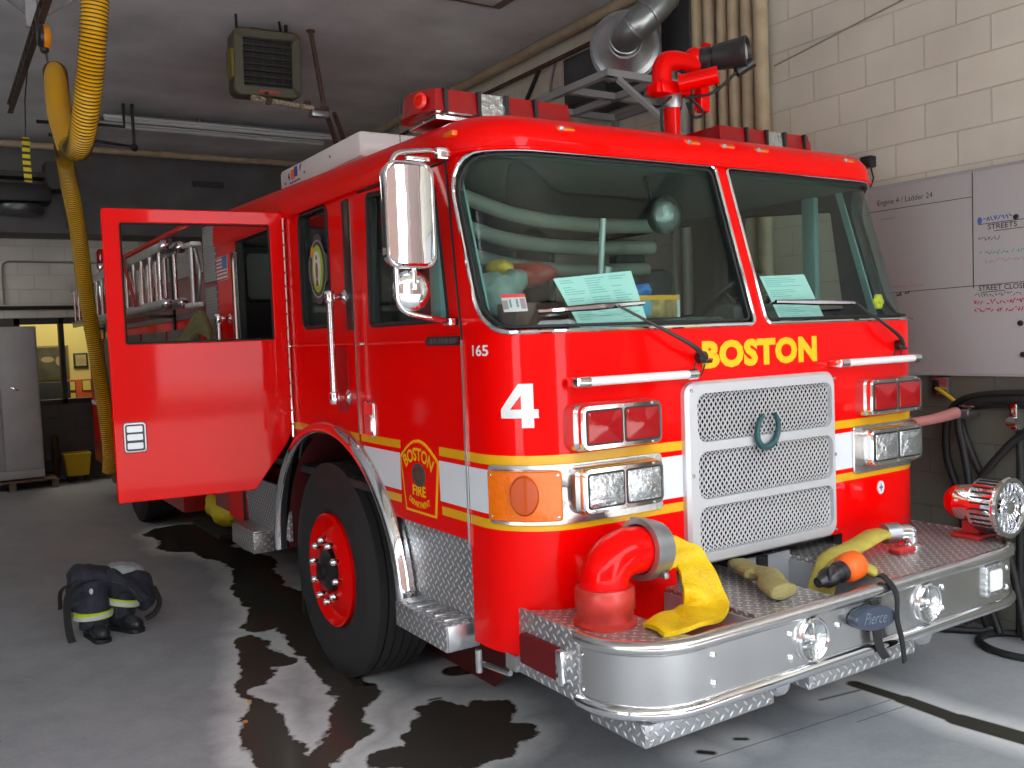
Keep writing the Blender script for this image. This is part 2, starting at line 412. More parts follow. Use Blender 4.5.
def concrete():
    m,nt,b,o=new_mat('stained concrete floor')
    tc=nt.nodes.new('ShaderNodeTexCoord'); P=tc.outputs['Object']
    def nz(s,d=6,r=.6):
        n=nt.nodes.new('ShaderNodeTexNoise'); n.inputs['Scale'].default_value=s; n.inputs['Detail'].default_value=d; n.inputs['Roughness'].default_value=r; nt.links.new(P,n.inputs['Vector']); return n
    n1,n2,n3=nz(.55),nz(4.5,8,.7),nz(38,3)
    def vm(op,a,b2=None,s=None):
        n=nt.nodes.new('ShaderNodeVectorMath'); n.operation=op
        for i,v in enumerate((a,b2)):
            if v is None: continue
            if isinstance(v,(tuple,list)): n.inputs[i].default_value=v
            else: nt.links.new(v,n.inputs[i])
        if s is not None: n.inputs['Scale'].default_value=s
        return n
    nd=nz(2.6,5,.6); w=vm('SCALE',vm('SUBTRACT',nd.outputs['Color'],(.5,.5,.5)).outputs[0],s=.34).outputs[0]
    Q=vm('ADD',P,w).outputs[0]
    flat=vm('MULTIPLY',Q,(1,1,0)).outputs[0]; flatP=vm('MULTIPLY',P,(1,1,0)).outputs[0]
    def caps(lst,src):
        d=None
        for (ax,ay,bx,by,r) in lst:
            ba=(bx-ax,by-ay,0); L=ba[0]**2+ba[1]**2
            pa=vm('SUBTRACT',src,(ax,ay,0)).outputs[0]
            h=mth(nt,'DIVIDE',vm('DOT_PRODUCT',pa,ba).outputs['Value'],max(L,1e-6),clamp=True)
            sc=nt.nodes.new('ShaderNodeVectorMath'); sc.operation='SCALE'; sc.inputs[0].default_value=ba; nt.links.new(h,sc.inputs['Scale'])
            l=vm('LENGTH',vm('SUBTRACT',pa,sc.outputs[0]).outputs[0]).outputs['Value']
            e=mth(nt,'SUBTRACT',l,r); d=e if d is None else mth(nt,'MINIMUM',d,e)
        return d
    WET=[[0.45, 4.938, 0.238, 3.931, 0.196], [0.238, 3.931, 0.287, 3.252, 0.215], [-0.177, 2.843, -0.167, 2.394, 0.103], [0.209, 3.034, 0.086, 2.191, 0.147], [-0.249, 2.564, -0.488, 1.61, 0.077], [-0.488, 1.61, -0.562, 1.054, 0.106], [0.04, 2.228, 0.002, 1.698, 0.123], [0.002, 1.698, 0.011, 1.526, 0.11], [0.044, 1.665, -0.208, 1.254, 0.09], [-0.208, 1.254, -0.476, 0.988, 0.09], [0.24, 1.104, 0.468, 1.046, 0.114], [0.08, 0.952, 0.357, 0.793, 0.155], [-0.186, 0.86, 0.117, 0.653, 0.096], [0.232, 1.14, 0.011, 0.745, 0.155], [0.465, 1.078, 0.19, 0.692, 0.132], [0.276, 6.701, 0.261, 5.845, 0.317], [0.261, 5.845, 0.383, 4.997, 0.16], [0.23, 3.606, -0.024, 3.093, 0.15]]
    DRYL=[[-0.314, 1.946, -0.254, 1.734, 0.113], [-0.254, 1.734, -0.124, 1.797, 0.065], [-0.08, 1.089, 0.092, 1.234, 0.056], [-0.207, 1.058, -0.326, 0.966, 0.019]]
    SMALL=[[0.567, 1.592, 0.689, 1.552, 0.078], [2.068, 0.174, 2.084, -0.092, 0.046], [2.084, -0.092, 2.076, -0.372, 0.057], [2.076, -0.372, 2.117, -0.66, 0.072], [0.933, 0.102, 0.967, 0.064, 0.024], [1.145, 0.097, 1.179, 0.071, 0.019], [-0.47, 1.934, -0.444, 1.915, 0.017], [-0.56, 1.695, -0.536, 1.676, 0.016], [1.772, 0.151, 2.022, 0.112, 0.011], [0.273, 1.322, 0.325, 1.313, 0.015]]
    wet=caps(WET,flat); dryl=caps(DRYL,flat); small=caps(SMALL,flatP)
    d=mth(nt,'MINIMUM',mth(nt,'MAXIMUM',wet,mth(nt,'MULTIPLY',dryl,-1.)),small)
    mr=nt.nodes.new('ShaderNodeMapRange'); mr.inputs['From Min'].default_value=-.012; mr.inputs['From Max'].default_value=.004; mr.inputs['To Min'].default_value=1; mr.inputs['To Max'].default_value=0; nt.links.new(d,mr.inputs['Value'])
    wetm=mr.outputs[0]
    # pale lime bloom left where the puddles dried back
    mb=nt.nodes.new('ShaderNodeMapRange'); mb.inputs['From Min'].default_value=.02; mb.inputs['From Max'].default_value=.16; mb.inputs['To Min'].default_value=1; mb.inputs['To Max'].default_value=0; nt.links.new(d,mb.inputs['Value'])
    lines=caps([[0.869, 0.036, 2.029, -0.05, 0.004], [-1.563, 2.133, -1.562, 2.146, 0.004], [1.701, -0.11, 2.022, -0.134, 0.004]],flatP)
    ln=mth(nt,'LESS_THAN',lines,0.)
    cr=nt.nodes.new('ShaderNodeValToRGB'); cr.color_ramp.elements[0].position=.3; cr.color_ramp.elements[0].color=(.275,.288,.30,1); cr.color_ramp.elements[1].position=.72; cr.color_ramp.elements[1].color=(.46,.475,.492,1)
    mixn=mth(nt,'ADD',mth(nt,'MULTIPLY',n1.outputs['Fac'],.55),mth(nt,'MULTIPLY',n2.outputs['Fac'],.45)); nt.links.new(mixn,cr.inputs[0])
    def mix(f,a,bb,mode='MIX'):
        x=nt.nodes.new('ShaderNodeMix'); x.data_type='RGBA'; x.blend_type=mode
        if isinstance(f,float): x.inputs[0].default_value=f
        else: nt.links.new(f,x.inputs[0])
        for i,v in ((6,a),(7,bb)):
            if isinstance(v,tuple): x.inputs[i].default_value=(*v,1)
            else: nt.links.new(v,x.inputs[i])
        return x.outputs[2]
    c=mix(mth(nt,'MULTIPLY',mb.outputs[0],.9),cr.outputs[0],(.80,.80,.79))
    c=mix(mth(nt,'MULTIPLY',n3.outputs['Fac'],.22),c,(.06,.06,.06))
    c=mix(mth(nt,'MULTIPLY',ln,.6),c,(.05,.05,.05))
    c=mix(wetm,c,(.062,.055,.046))
    nt.links.new(c,b.inputs['Base Color'])
    rr=mth(nt,'SUBTRACT',.62,mth(nt,'MULTIPLY',wetm,.42)); nt.links.new(rr,b.inputs['Roughness'])
    b.inputs['Specular IOR Level'].default_value=.35
    bp=nt.nodes.new('ShaderNodeBump'); bp.inputs['Distance'].default_value=.004
    nt.links.new(mth(nt,'MULTIPLY',mth(nt,'SUBTRACT',1.,wetm),.35),bp.inputs['Strength'])
    nt.links.new(mth(nt,'ADD',n2.outputs['Fac'],mth(nt,'MULTIPLY',n3.outputs['Fac'],.4)),bp.inputs['Height']); nt.links.new(bp.outputs[0],b.inputs['Normal'])
    return m
CONC=concrete()
WALLR=block_wall('painted block wall, right','Y',(.72,.685,.60),(.17,.17,.135),1.43,FL+.06)
WALLB=block_wall('painted block wall, back','X',(.78,.76,.68),(.10,.10,.095),2.26,.02)
CEIL=pbr('grey painted ceiling',(.80,.825,.87),.75,noise_amt=.22,noise_scale=1.3,bump=.12,bump_scale=25)
SOFF=pbr('bulkhead with dimness in colour',(.13,.13,.135),.7,noise_amt=.25,noise_scale=2.5)  # dark grey stands in for the dim zone over the back wall
BEIGE=pbr('beige paint',(.46,.37,.25),.5,noise_amt=.18,noise_scale=7)
GALV=pbr('galvanised steel',(.42,.44,.46),.35,.9,noise_amt=.2,noise_scale=6)
RUST=pbr('rusty brown iron',(.11,.06,.045),.7,noise_amt=.4,noise_scale=20)
BLKI=pbr('black iron',(.02,.02,.02),.5)
# ------------------------------------------------------------------ setting
CZ=4.55; WX=3.4; BY=11.8; FY=-3.4
structure('floor',G().bx(-13,WX+.2,FY,BY+3.2,FL-.2,FL),CONC)
structure('ground',G().bx(-40,40,-45,FY,FL-.22,FL-.02),pbr('pale street concrete',(.52,.50,.47),.8,noise_amt=.15,noise_scale=.5))
structure('ceiling',G().bx(-13,WX+.2,FY,BY+3.2,CZ,CZ+.25),CEIL)
structure('wall_right',G().bx(WX,WX+.2,FY,BY+3.2,FL,CZ),WALLR)
structure('wall_left',G().bx(-13.2,-13,FY,BY+3.2,FL,CZ),pbr('left wall paint',(.34,.32,.28),.6))
# back wall with the office opening
wb=G().bx(-13,-.66,BY,BY+.2,FL,CZ).bx(.5,WX,BY,BY+.2,FL,CZ).bx(-.66,.5,BY,BY+.2,2.2,CZ).bx(-.66,.5,BY,BY+.2,FL,1.05)
structure('wall_back',wb,WALLB)
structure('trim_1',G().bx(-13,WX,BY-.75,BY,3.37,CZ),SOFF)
win=G(); 
win.bx(-.70,.54,BY-.05,BY+.12,2.17,2.25).bx(-.70,.54,BY-.05,BY+.12,1.02,1.09).bx(-.70,-.63,BY-.05,BY+.12,1.02,2.25).bx(.47,.54,BY-.05,BY+.12,1.02,2.25).bx(-.14,-.075,BY-.05,BY+.12,1.02,2.25)
structure('window_1',win,BLKI)
OY=BY+2.6
structure('wall_far',G().bx(-13,WX,OY,OY+.2,FL,CZ),pbr('yellow office wall',(.62,.52,.16),.7))
pl=bpy.data.lights.new('office lamp','AREA'); pl.energy=30; pl.size=1.2; pl.color=(1,.9,.7)
po=bpy.data.objects.new('office lamp',pl); COL.objects.link(po); po.location=(.1,BY+1.3,3.2)
bl_=bpy.data.lights.new('added rear light','AREA'); bl_.energy=28; bl_.size=1.6; bl_.color=(1,.97,.9)  # unseen light added to brighten the back of the bay
bo_=bpy.data.objects.new('added rear light',bl_); COL.objects.link(bo_); bo_.location=(-4.6,8.8,4.3); bo_.rotation_euler=Vector((.55,.35,-.75)).to_track_quat('-Z','Y').to_euler()
# raised sectional overhead door, parked under the ceiling behind the doorway
od=G()
for k in range(5):
    y1=.35-k*.72; od.bx(-4.2,3.1,y1-.69,y1,CZ-.34,CZ-.28,.012)
structure('overhead_door',od,pbr('beige overhead door',(.50,.47,.40),.5))
trk=G()
for x in (-4.28,3.18): trk.bx(x-.03,x+.03,FY+.1,.5,CZ-.4,CZ-.3)
structure('trim_2',trk,GALV)
structure('wall_front',G().bx(-13.2,-12,FY-.25,FY,FL,CZ+.25).bx(-5.6,-5.1,FY-.25,FY,FL,CZ+.25).bx(3.25,WX+.2,FY-.25,FY,FL,CZ+.25).bx(-12,3.25,FY-.25,FY,4.25,CZ+.25),pbr('front brick',(.30,.20,.16),.8))
# houses over the street, only met in reflections
structure('wall_street',G().bx(-30,-1.75,-26,-17,FL,10),pbr('brick across the street',(.09,.05,.04),.85))
structure('wall_street_far',G().bx(6.0,45,-26,-17,FL,10),pbr('dark brick across the street',(.07,.045,.04),.85))
structure('wall_street_side',G().bx(14,15,-16,-4,FL,7),pbr('dark fence along the street',(.05,.05,.045),.85))
# ------------------------------------------------------------------ light: bright overcast sky and a sun that falls on the street, not into the bay
w=bpy.data.worlds.new('sky'); scene.world=w; w.use_nodes=True; nt=w.node_tree
bg=nt.nodes['Background']; bg.inputs[0].default_value=(.86,.93,1,1); bg.inputs[1].default_value=3.6
sun=bpy.data.lights.new('sun','SUN'); sun.energy=9.0; sun.angle=.02; sun.color=(1,.95,.87)
so=bpy.data.objects.new('sun',sun); COL.objects.link(so); so.rotation_euler=Vector((.62,-.25,-.75)).to_track_quat('-Z','Y').to_euler()
vs=scene.view_settings; scene.display_settings.display_device='sRGB'; vs.view_transform='Standard'; vs.look='None'; vs.gamma=1; vs.use_curve_mapping=False; vs.exposure=0.88
scene.cycles.max_bounces=8; scene.cycles.transparent_max_bounces=12; scene.cycles.sample_clamp_indirect=6; scene.cycles.use_denoising=True
scene.cycles.caustics_reflective=False

# ================================================================== the fire engine
T=thing('fire_truck','red fire engine with an open crew door and polished bumper','fire engine',(1.235,5.,FL))
CX,HW,RC=1.235,1.235,.27
TW=2*CX
def rk(z): return .31*max(0,min(z,2.47)-1.74)
SA=HW-RC; SB=SA+RC*PI/2          # where the front ends and where the corner ends, along the outline
def cab(s,z,off=0.):
    """skin of the cab: s runs along the outline from the middle of the front, negative towards the kerb-side door"""
    a=abs(s); sg=1 if s>=0 else -1
    if a<=SA: dx=a;y=0;nx,ny=0,-1
    elif a<=SB:
        t=(a-SA)/RC; dx=SA+RC*math.sin(t); y=RC*(1-math.cos(t)); nx,ny=math.sin(t),-math.cos(t)
    else: dx=HW; y=RC+a-SB; nx,ny=1,0
    y-=.022*(1-(dx/HW)**2)
    y+=rk(z)*(1 if a<=SB else max(0,1-(a-SB)/.6))
    return Vector((CX+sg*(dx+nx*off),y+ny*off,z))
def side(y,z,off=0.): return Vector((-off,y,z))
def sideR(y,z,off=0.): return Vector((TW+off,y,z))
FP=-.022
def front(x,z,off=0.): return Vector((x,FP-off,z))
YR=3.80                                   # rear of the cab
def cabring(z,off):
    SE=SB+YR-RC; ss=[-SE,-SE+.5,-SE+1.1,-SE+1.7,-SB-.6,-SB-.3]+[-SB+ (SB-SA)*i/12 for i in range(13)]+[-.75,-.5,-.25,0,.25,.5,.75]+[SA+(SB-SA)*i/12 for i in range(13)]+[SB+.3,SB+.6,SE-1.7,SE-1.1,SE-.5,SE]
    R=[cab(s,z,off) for s in ss]
    R[0].y=R[-1].y=YR+off; return R
def loft(rings,close=True):
    g=G(); n=len(rings[0]); g.v=[tuple(p) for r in rings for p in r]
    m=len(rings) if close else len(rings)-1
    for i in range(m):
        j=(i+1)%len(rings)
        for k in range(n): q=(k+1)%n; g.f.append((i*n+k,i*n+q,j*n+q,j*n+k))
    return g
ZB=.555
zs=[ZB,1.0,1.74,1.98,2.22,2.47]
shell=loft([cabring(z,0) for z in zs]+[cabring(z,-.05) for z in reversed(zs)])
# ---- openings
def cutter(loop,mp,r=8): return G().slab(loop,mp,-.14,.12,r,back=True)
PL=dense(rrect(-1.338,-.034,1.756,2.452,(.13,.03,.03,.17)),.06)
PR=[(-u,v) for u,v in reversed(PL)]
FW=[(.47,1.815),(1.225,1.815),(1.205,2.415),(.545,2.36)]
def quadround(q,r):
    P=bend([(*q[-1],0)]+[(*p,0) for p in q]+[(*q[0],0)],r,4)
    out=[]
    n=len(q)
    for i in range(n):
        a=Vector(q[i-1]);b=Vector(q[i]);c=Vector(q[(i+1)%n]); p0=b+(a-b).normalized()*r; p1=b+(c-b).normalized()*r
        for k in range(5): t=k/4; out.append(tuple(p0*(1-t)**2+b*2*t*(1-t)+p1*t*t))
    return out
FWL=quadround(FW,.03); CWL=rrect(1.70,2.115,1.83,2.44,.055)
FC=(1.80,.54); FA,FB=.86,.77             # wheel arch: centre and half axes on the side
archp=[(FC[0]+FA*math.cos(t),FC[1]+FB*math.sin(t)) for t in [PI*2*i/40 for i in range(40)]]
DO=[(2.40,.86),(3.33,.86),(3.33,2.43),(2.40,2.43)]
cuts=[cutter(PL,cab),cutter(PR,cab),G().prism(FWL,side,-.2,.2),G().prism(CWL,side,-.2,.2),G().prism(DO,side,-.2,.2)]
cuts+=[G().prism(FWL,sideR,-.2,.2),G().prism(rrect(1.6,3.2,1.83,2.42,.06),sideR,-.2,.2)]
cuts+=[G().prism(archp,side,-.9,.2),G().prism(archp,sideR,-.9,.2)]
cuts+=[G().bx(-.2,.10,.36,1.3,.3,.95),G().bx(-.2,.10,2.55,3.46,.3,.872)]
cuts+=[G().bx(.72,1.74,-.2,.4,.4,.785)]
cabo=shell.out('cab_shell',RED,T); carve(cabo,cuts)
cabo.data.materials.append(DGREY)
for p in cabo.data.polygons:
    dx=(p.center.x-CX)/HW; dy=(p.center.y-1.9-.5*rk(p.center.z))/1.9
    g_=Vector((math.copysign(abs(dx)**9,dx)/HW,math.copysign(abs(dy)**9,dy)/1.9,0))
    if g_.length<1e-9 or p.normal.dot(g_.normalized())<.3: p.material_index=1
# ---- roof
rr=[]
for z,off in ((2.445,.012),(2.50,.014),(2.535,.004),(2.565,-.02),(2.588,-.055),(2.603,-.10),(2.612,-.16)):
    R=[]
    for p in cabring(2.47,off): R.append(Vector((p.x,p.y,z+(.028*max(0,p.y-.3) if z>2.5 else 0))))
    rr.append(R)
c=sum(rr[-1],Vector())/len(rr[-1]); 
for t,dz in ((.8,.012),(.5,.022),(.15,.026)): rr.append([Vector((c.x+(p.x-c.x)*t,c.y+(p.y-c.y)*t,p.z+dz)) for p in rr[6]])
roof=loft(rr,False); roof.f.append(tuple(range(9*len(rr[0]),10*len(rr[0]))))
roof.out('roof',RED,T,45)
dr=G()
dr.tube([cab(s,2.455,.018) for s in [-3.2+6.4*i/90 for i in range(91)]],.008,6); dr.out('drip_rail',RED,T)
# ---- glass and trims
for lp,nm in ((PL,'windshield'),(PR,'windshield')):
    p=G().slab(lp,cab,-.028,-.022,8,back=True).out(nm,GLASS,T)
    loop=[cab(u,v,.004) for u,v in lp]; G().tube(loop,.009,8,True).out('windshield_trim',CHROME,p,label='thin bright trim')
    cu=sum(q[0] for q in lp)/len(lp); cv=sum(q[1] for q in lp)/len(lp)
    inn=[cab(u-math.copysign(.018,u-cu)*min(1,abs(u-cu)/.3),v-math.copysign(.018,v-cv)*min(1,abs(v-cv)/.2),-.006) for u,v in lp]
    G().tube(inn,.0065,8,True).out('windshield_gasket',BLACK,p,label='black rubber gasket')
G().patch([(-.024,1.742),(.024,1.742),(.024,2.46),(-.024,2.46)],cab,.003,2,8).out('windshield_pillar',RED,T)
for lp,mp,nm in ((FWL,side,'side_window'),(CWL,side,'crest_window'),(FWL,sideR,'side_window'),(rrect(1.6,3.2,1.83,2.42,.06),sideR,'side_window')):
    p=G().slab(lp,mp,-.03,-.025,2,back=True).out(nm,CGLASS,T)
    G().tube([mp(u,v,-.004) for u,v in lp],.012,6,True).out('window_gasket',BLACK,p)
    if nm=='crest_window':
        # fire department crest sticker: dark maltese outline, green ring, white disc
        cx,cz=1.905,2.135
        def mal(r,k=8):
            out=[]
            for i in range(64):
                a=2*PI*i/64; q=r*(1+.16*math.cos(4*a)-.05*math.cos(8*a)); out.append((cx+q*.80*math.cos(a),cz+q*math.sin(a)))
            return out
        G().slab(mal(.165),side,-.022,-.018,2).out('crest_shape',pbr('crest charcoal',(.05,.05,.055),.5),p)
        g=G(); 
        for k in range(48):
            a0=2*PI*k/48;a1=2*PI*(k+1)/48
            q=lambda a,r:side(cx+r*.80*math.cos(a),cz+r*math.sin(a),-.016)
            g.add([q(a0,.152),q(a1,.152),q(a1,.144),q(a0,.144)],[(0,1,2,3)])
        g.out('crest_border',pbr('crest silver',(.4,.4,.4),.5),p)
        G().slab([(cx+.078*math.cos(2*PI*i/30),cz+.125*math.sin(2*PI*i/30)) for i in range(30)],side,-.017,-.014,2).out('crest_ring',pbr('crest green',(.35,.5,.03),.5),p)
        G().slab([(cx+.05*math.cos(2*PI*i/30),cz+.095*math.sin(2*PI*i/30)) for i in range(30)],side,-.015,-.011,2).out('crest_disc',pbr('crest white',(.7,.7,.7),.5),p)
        g=G(); g.slab([(cx+.018*math.cos(2*PI*i/16),cz-.01+.045*math.sin(2*PI*i/16)) for i in range(16)],side,-.012,-.009,1); g.slab([(cx+.01*math.cos(2*PI*i/12),cz+.06+.014*math.sin(2*PI*i/12)) for i in range(12)],side,-.012,-.009,1); g.slab([(cx-.02,cz-.09),(cx+.02,cz-.09),(cx+.012,cz-.055),(cx-.012,cz-.055)],side,-.012,-.009,1)
        g.out('crest_emblem',pbr('crest brown',(.25,.14,.03),.5),p)
        G().slab([(cx+.055+.022*math.cos(2*PI*i/12),cz+.09+.03*math.sin(2*PI*i/12)) for i in range(12)],side,-.015,-.010,1).out('crest_knot',pbr('crest orange',(.75,.35,.02),.5),p)
# ---- door seams and side beads
def bead(name,pts,r,m): return G().tube(pts,r,6).out(name,m,T)
bead('door_edge_bead',[(-.004,.362,.93),(-.004,.362,1.735)],.008,CHROME)
bead('door_seam',[(-.002,.365,1.735),(-.002,.44,2.43),(-.002,1.30,2.44)],.006,BLACK)
bead('door_edge_bead',[(-.004,1.395,1.30),(-.004,1.395,2.42)],.006,CHROME)
bead('door_edge_bead',[(-.004,2.36,1.2),(-.004,2.36,2.44)],.006,CHROME)
bead('belt_molding',[(-.004,.66,1.733),(-.004,1.39,1.733)],.007,CHROME); bead('belt_molding',[(-.004,1.41,1.733),(-.004,2.34,1.733)],.007,CHROME)
G().bx(-.006,.002,1.42,1.50,1.80,2.43,.003).out('pillar_channel',BLACKP,T)
# ---- stripes: follow the skin of front, corner and side
def stripe(name,m,z0,z1,segs):
    for s0,s1 in segs:
        G().patch([(s0,z0),(s1,z0),(s1,z1),(s0,z1)],cab,.0025,max(2,int(abs(s1-s0)/.03)),1).out(name,m,T)
def S(y): return -(y+SB-RC)
GS=-.455
stripe('yellow_stripe',YEL,1.265,1.302,[(S(.352),GS),(S(.592),S(.372)),(S(1.385),S(.955)),(S(2.35),S(1.41)),(-GS,SB+.2)])
stripe('yellow_stripe',YEL,1.022,1.058,[(S(.352),GS),(S(.585),S(.372)),(S(1.12),S(.965)),(-GS,SB+.2)])
stripe('white_stripe',WHT,1.078,1.245,[(S(.352),GS),(S(.597),S(.372)),(S(1.36),S(.962)),(-GS,SB+.2)])
# ---- lettering
ffl=lambda u,v,o: Vector((u,FP-.0-o+.0,v))
def fskin(u,v,o): return cab(u-CX,v,o)
g=G(); text(g,'BOSTON',fskin,.003,.885,1.58,w=.70,h=.115,bold=.058,space=1.08); g.out('city_lettering',LETTER,T)
g=G(); text(g,'165',lambda u,v,o:cab(u,v,o),.003,-1.408,1.672,w=.098,h=.042,bold=.02); g.out('fleet_number',WHITE,T)
# figure 4: stem, bar, slanted stroke with a foot
g=G(); A=-1.263; B=-1.122; z0,z1=1.405,1.567; W=B-A
def q4(*q): g.patch([(A+W*u,z0+(z1-z0)*v) for u,v in q],cab,.003,4,4)
q4((.56,0),(.88,0),(.88,1),(.56,1)); q4((0,.22),(1,.22),(1,.42),(0,.42)); q4((0,.42),(.26,.42),(.80,1),(.50,1))
g.out('unit_number',WHITE,T)
g=G(); g.slab(rrect(.385,.655,1.715,1.752,.006),side,.0,.008,1); o=g.out('model_badge',BLACKP,T)
g=G(); [g.slab(rrect(.40+.034*k,.424+.034*k,1.724,1.744,.003),side,.008,.0095,1) for k in range(7)]; g.out('badge_lettering',GREY,o)
# shield on the door
sh=[(.605,1.235),(.69,1.295),(.775,1.317),(.86,1.30),(.955,1.245),(.915,1.0),(.63,1.0)]
shl=[]
def shield_outline(k):
    cy,cz=.78,1.15; pts=[]
    top=[(.60+.36*i/10,1.235+.082*math.sin(PI*i/10)) for i in range(11)]
    for y,z in top+[(.918,.998),(.638,.998)]: pts.append((cy+(y-cy)*k,cz+(z-cz)*k))
    return pts
fl=lambda y,z,o: side(y,z,o)
o=G().slab(shield_outline(1.0),fl,0,.004,2).out('department_shield',LETTER,T,label='yellow edged shield')
G().slab(shield_outline(.93),fl,.003,.005,2).out('shield_field',RED,o)
def archtext(y,z,o): return None
g=G()
def arc_map(R,cyy,czz,sgn=1):
    return lambda u,v,off: side(cyy-(R+sgn*v)*math.sin(u/R),czz+sgn*(R+sgn*v)*math.cos(u/R),off)
text(g,'BOSTON',arc_map(.20,.78,1.025),.007,-.125,0,w=.25,h=.058,bold=.03)
g.out('shield_lettering',LETTER,o); g=G(); text(g,'FIRE',lambda u,v,f:side(.78-u,v,f),.007,-.062,1.074,w=.124,h=.046,bold=.03)
g.out('shield_lettering',LETTER,o); g=G(); text(g,'DEPARTMENT',arc_map(.22,.78,1.243,-1),.007,-.105,0,w=.21,h=.026,bold=.03)
g.out('shield_lettering',LETTER,o)
em=pbr('grey green emblem',(.07,.075,.06),.5)
g=G()
for k in range(4):
    t=k*PI/2; R2=lambda u,v,t=t:(.78+(u*math.cos(t)-v*math.sin(t))*1.05,1.165+(u*math.sin(t)+v*math.cos(t))*.86)
    g.slab([R2(-.016,.0),R2(.016,.0),R2(.04,.05),R2(.0,.06),R2(-.04,.05)][::1],fl,.004,.0075,1)
o2=g.out('shield_cross',em,o); G().slab([(.78+.022*math.cos(2*PI*i/20),1.165+.022*math.sin(2*PI*i/20)) for i in range(20)],fl,.0075,.009,1).out('cross_boss',pbr('emblem boss',(.12,.06,.04),.5),o)
# door latch and grab handles on the kerb side
g=G().slab(rrect(1.215,1.325,1.295,1.46,.012),side,0,.012,2,.006); o=g.out('door_latch',CHROME,T)
G().slab(rrect(1.232,1.308,1.315,1.40,.01),side,.012,.02,1).out('latch_paddle',STEEL,o)
def grab(y,z0,z1,m=STEEL):
    g=G(); g.cyl((-.085,y,z0),(-.085,y,z1),.017,seg=14); o=g.out('grab_handle',m,T)
    for z in (z0+.02,z1-.02):
        g=G(); g.lathe([(.038,0),(.038,.012),(.018,.025),(.018,.075)],(0,y,z),(-1,0,0),16,True); g.lathe([(.022,-.03),(.026,-.02),(.026,.02),(.022,.03)],(-.085,y,z),(0,0,1),16,True)
        g.out('handle_mount',CHROME,o)
    return o
grab(1.50,1.455,1.985); grab(3.50,1.30,1.955)
G().slab(rrect(1.52,1.66,1.40,1.72,.01),side,0,.006,1).out('louvre_panel',DRED,T)
# ---- crew door, swung out on its front hinge
HX,HY=-.012,2.345; DD=Vector((-.9931,.1172,0)); DN=Vector((-.1172,-.9931,0))
def door(u,v,o): return Vector((HX,HY,v))+DD*u+DN*o
dp=[(0,1.25),(.035,1.18),(.22,.935),(.935,.935),(.935,2.49),(0,2.49)]
g=G().prism(quadround(dp,.018),door,-.05,.0); d=g.out('crew_door',RED,T)
hole=quadround([(.075,1.775),(.85,1.775),(.85,2.415),(.075,2.415)],.012)
carve(d,[G().prism(hole,door,-.2,.2)])
bv=d.modifiers.new('edge','BEVEL'); bv.width=.006; bv.segments=2; bv.limit_method='ANGLE'
G().tube([door(u,v,-.012) for u,v in hole],.010,6,True).out('window_gasket',BLACK,d)
g=G().slab(rrect(.775,.89,1.20,1.365,.018),door,0,.012,2,.006); o=g.out('door_latch',pbr('satin chrome',(.42,.43,.46),.3,.9),d)
g=G(); 
for z in (1.222,1.268,1.311): g.slab(rrect(.795,.872,z,z+.032,.006),door,.012,.018,1)
g.out('latch_bar',pbr('latch bars',(.5,.52,.55),.35,.7),d); 
G().slab(rrect(.785,.88,1.21,1.352,.012),door,.0125,.0135,1).out('latch_recess',BLACKP,d)
g=G()
for k in range(16): g.cyl((-.012,2.338,1.22+k*.078),(-.012,2.338,1.285+k*.078),.008,seg=8)
g.out('door_hinge',CHROME,T)
# ---- rear jamb of the door opening, flag
g=G().tube([(-.01,3.345,1.0),(-.01,3.345,2.36)],.02,8); g.out('jamb_bead',CHROME,T)
bead('jamb_bead',[(-.004,3.325,1.0),(-.004,3.325,2.36)],.012,STEEL)
fg=G().slab(rrect(3.53,3.80,2.20,2.365,.004),side,0,.003,1).out('flag_decal',WHITE,T)
g=G()
for k in range(7): g.slab(rrect(3.532,3.798,2.203+k*.0246,2.203+k*.0246+.012,.001),side,.003,.0045,1)
g.out('flag_stripes',pbr('flag red',(.6,.03,.04),.5),fg)
G().slab(rrect(3.532,3.64,2.275,2.363,.002),side,.0045,.006,1).out('flag_canton',pbr('flag blue',(.05,.22,.5),.5),fg)
# ---- lamps on the front: mirrored pairs
def pair(fn):
    for mir in (0,1): fn(lambda g:(g.mirror(TW) if mir else g))
def pad(x0,x1,z0,z1,r,o0,o1,bev=.004): return G().slab(rrect(x0,x1,z0,z1,r),front,o0,o1,3,bev)
def clus(mm,z0,z1,name,lensname,lensmat,x0=.205,x1=.61):
    g=pad(x0,x1,z0-.004,z1+.004,.035,-.06,.045,.01); o=mm(g).out(name,STEEL,T)
    g=pad(x0+.012,x1-.008,z0,z1,.03,.045,.072,.006); mm(g).out('lamp_bezel',CHROME,o)
    xm=(x0+x1)/2+.002
    for a,b in ((x0+.035,xm-.010),(xm+.010,x1-.03)):
        g=G().slab(rrect(a-.006,b+.006,z0+.017,z1-.017,.012),front,.07,.0735,2); mm(g).out('lens_surround',BLACKP,o)
        def dome(u,v,f,a=a,b=b): 
            uu=(u-(a+b)/2)/((b-a)/2); vv=(v-(z0+z1)/2)/((z1-z0)/2-.02); return front(u,v,f+.012*max(0,1-uu*uu)*max(0,1-vv*vv))
        g=G().slab(rrect(a,b,z0+.023,z1-.023,.01),dome,.07,.078,6,.003); lo=mm(g).out(lensname,lensmat,o)
    sc=G()
    for a in (x0+.06,xm,x1-.06):
        for z in (z0+.009,z1-.009): sc.lathe([(.006,0),(.005,.003),(.001,.004)],front(a,z,.072),(0,-1,0),8)
    mm(sc).out('bezel_screw',STEEL,o)
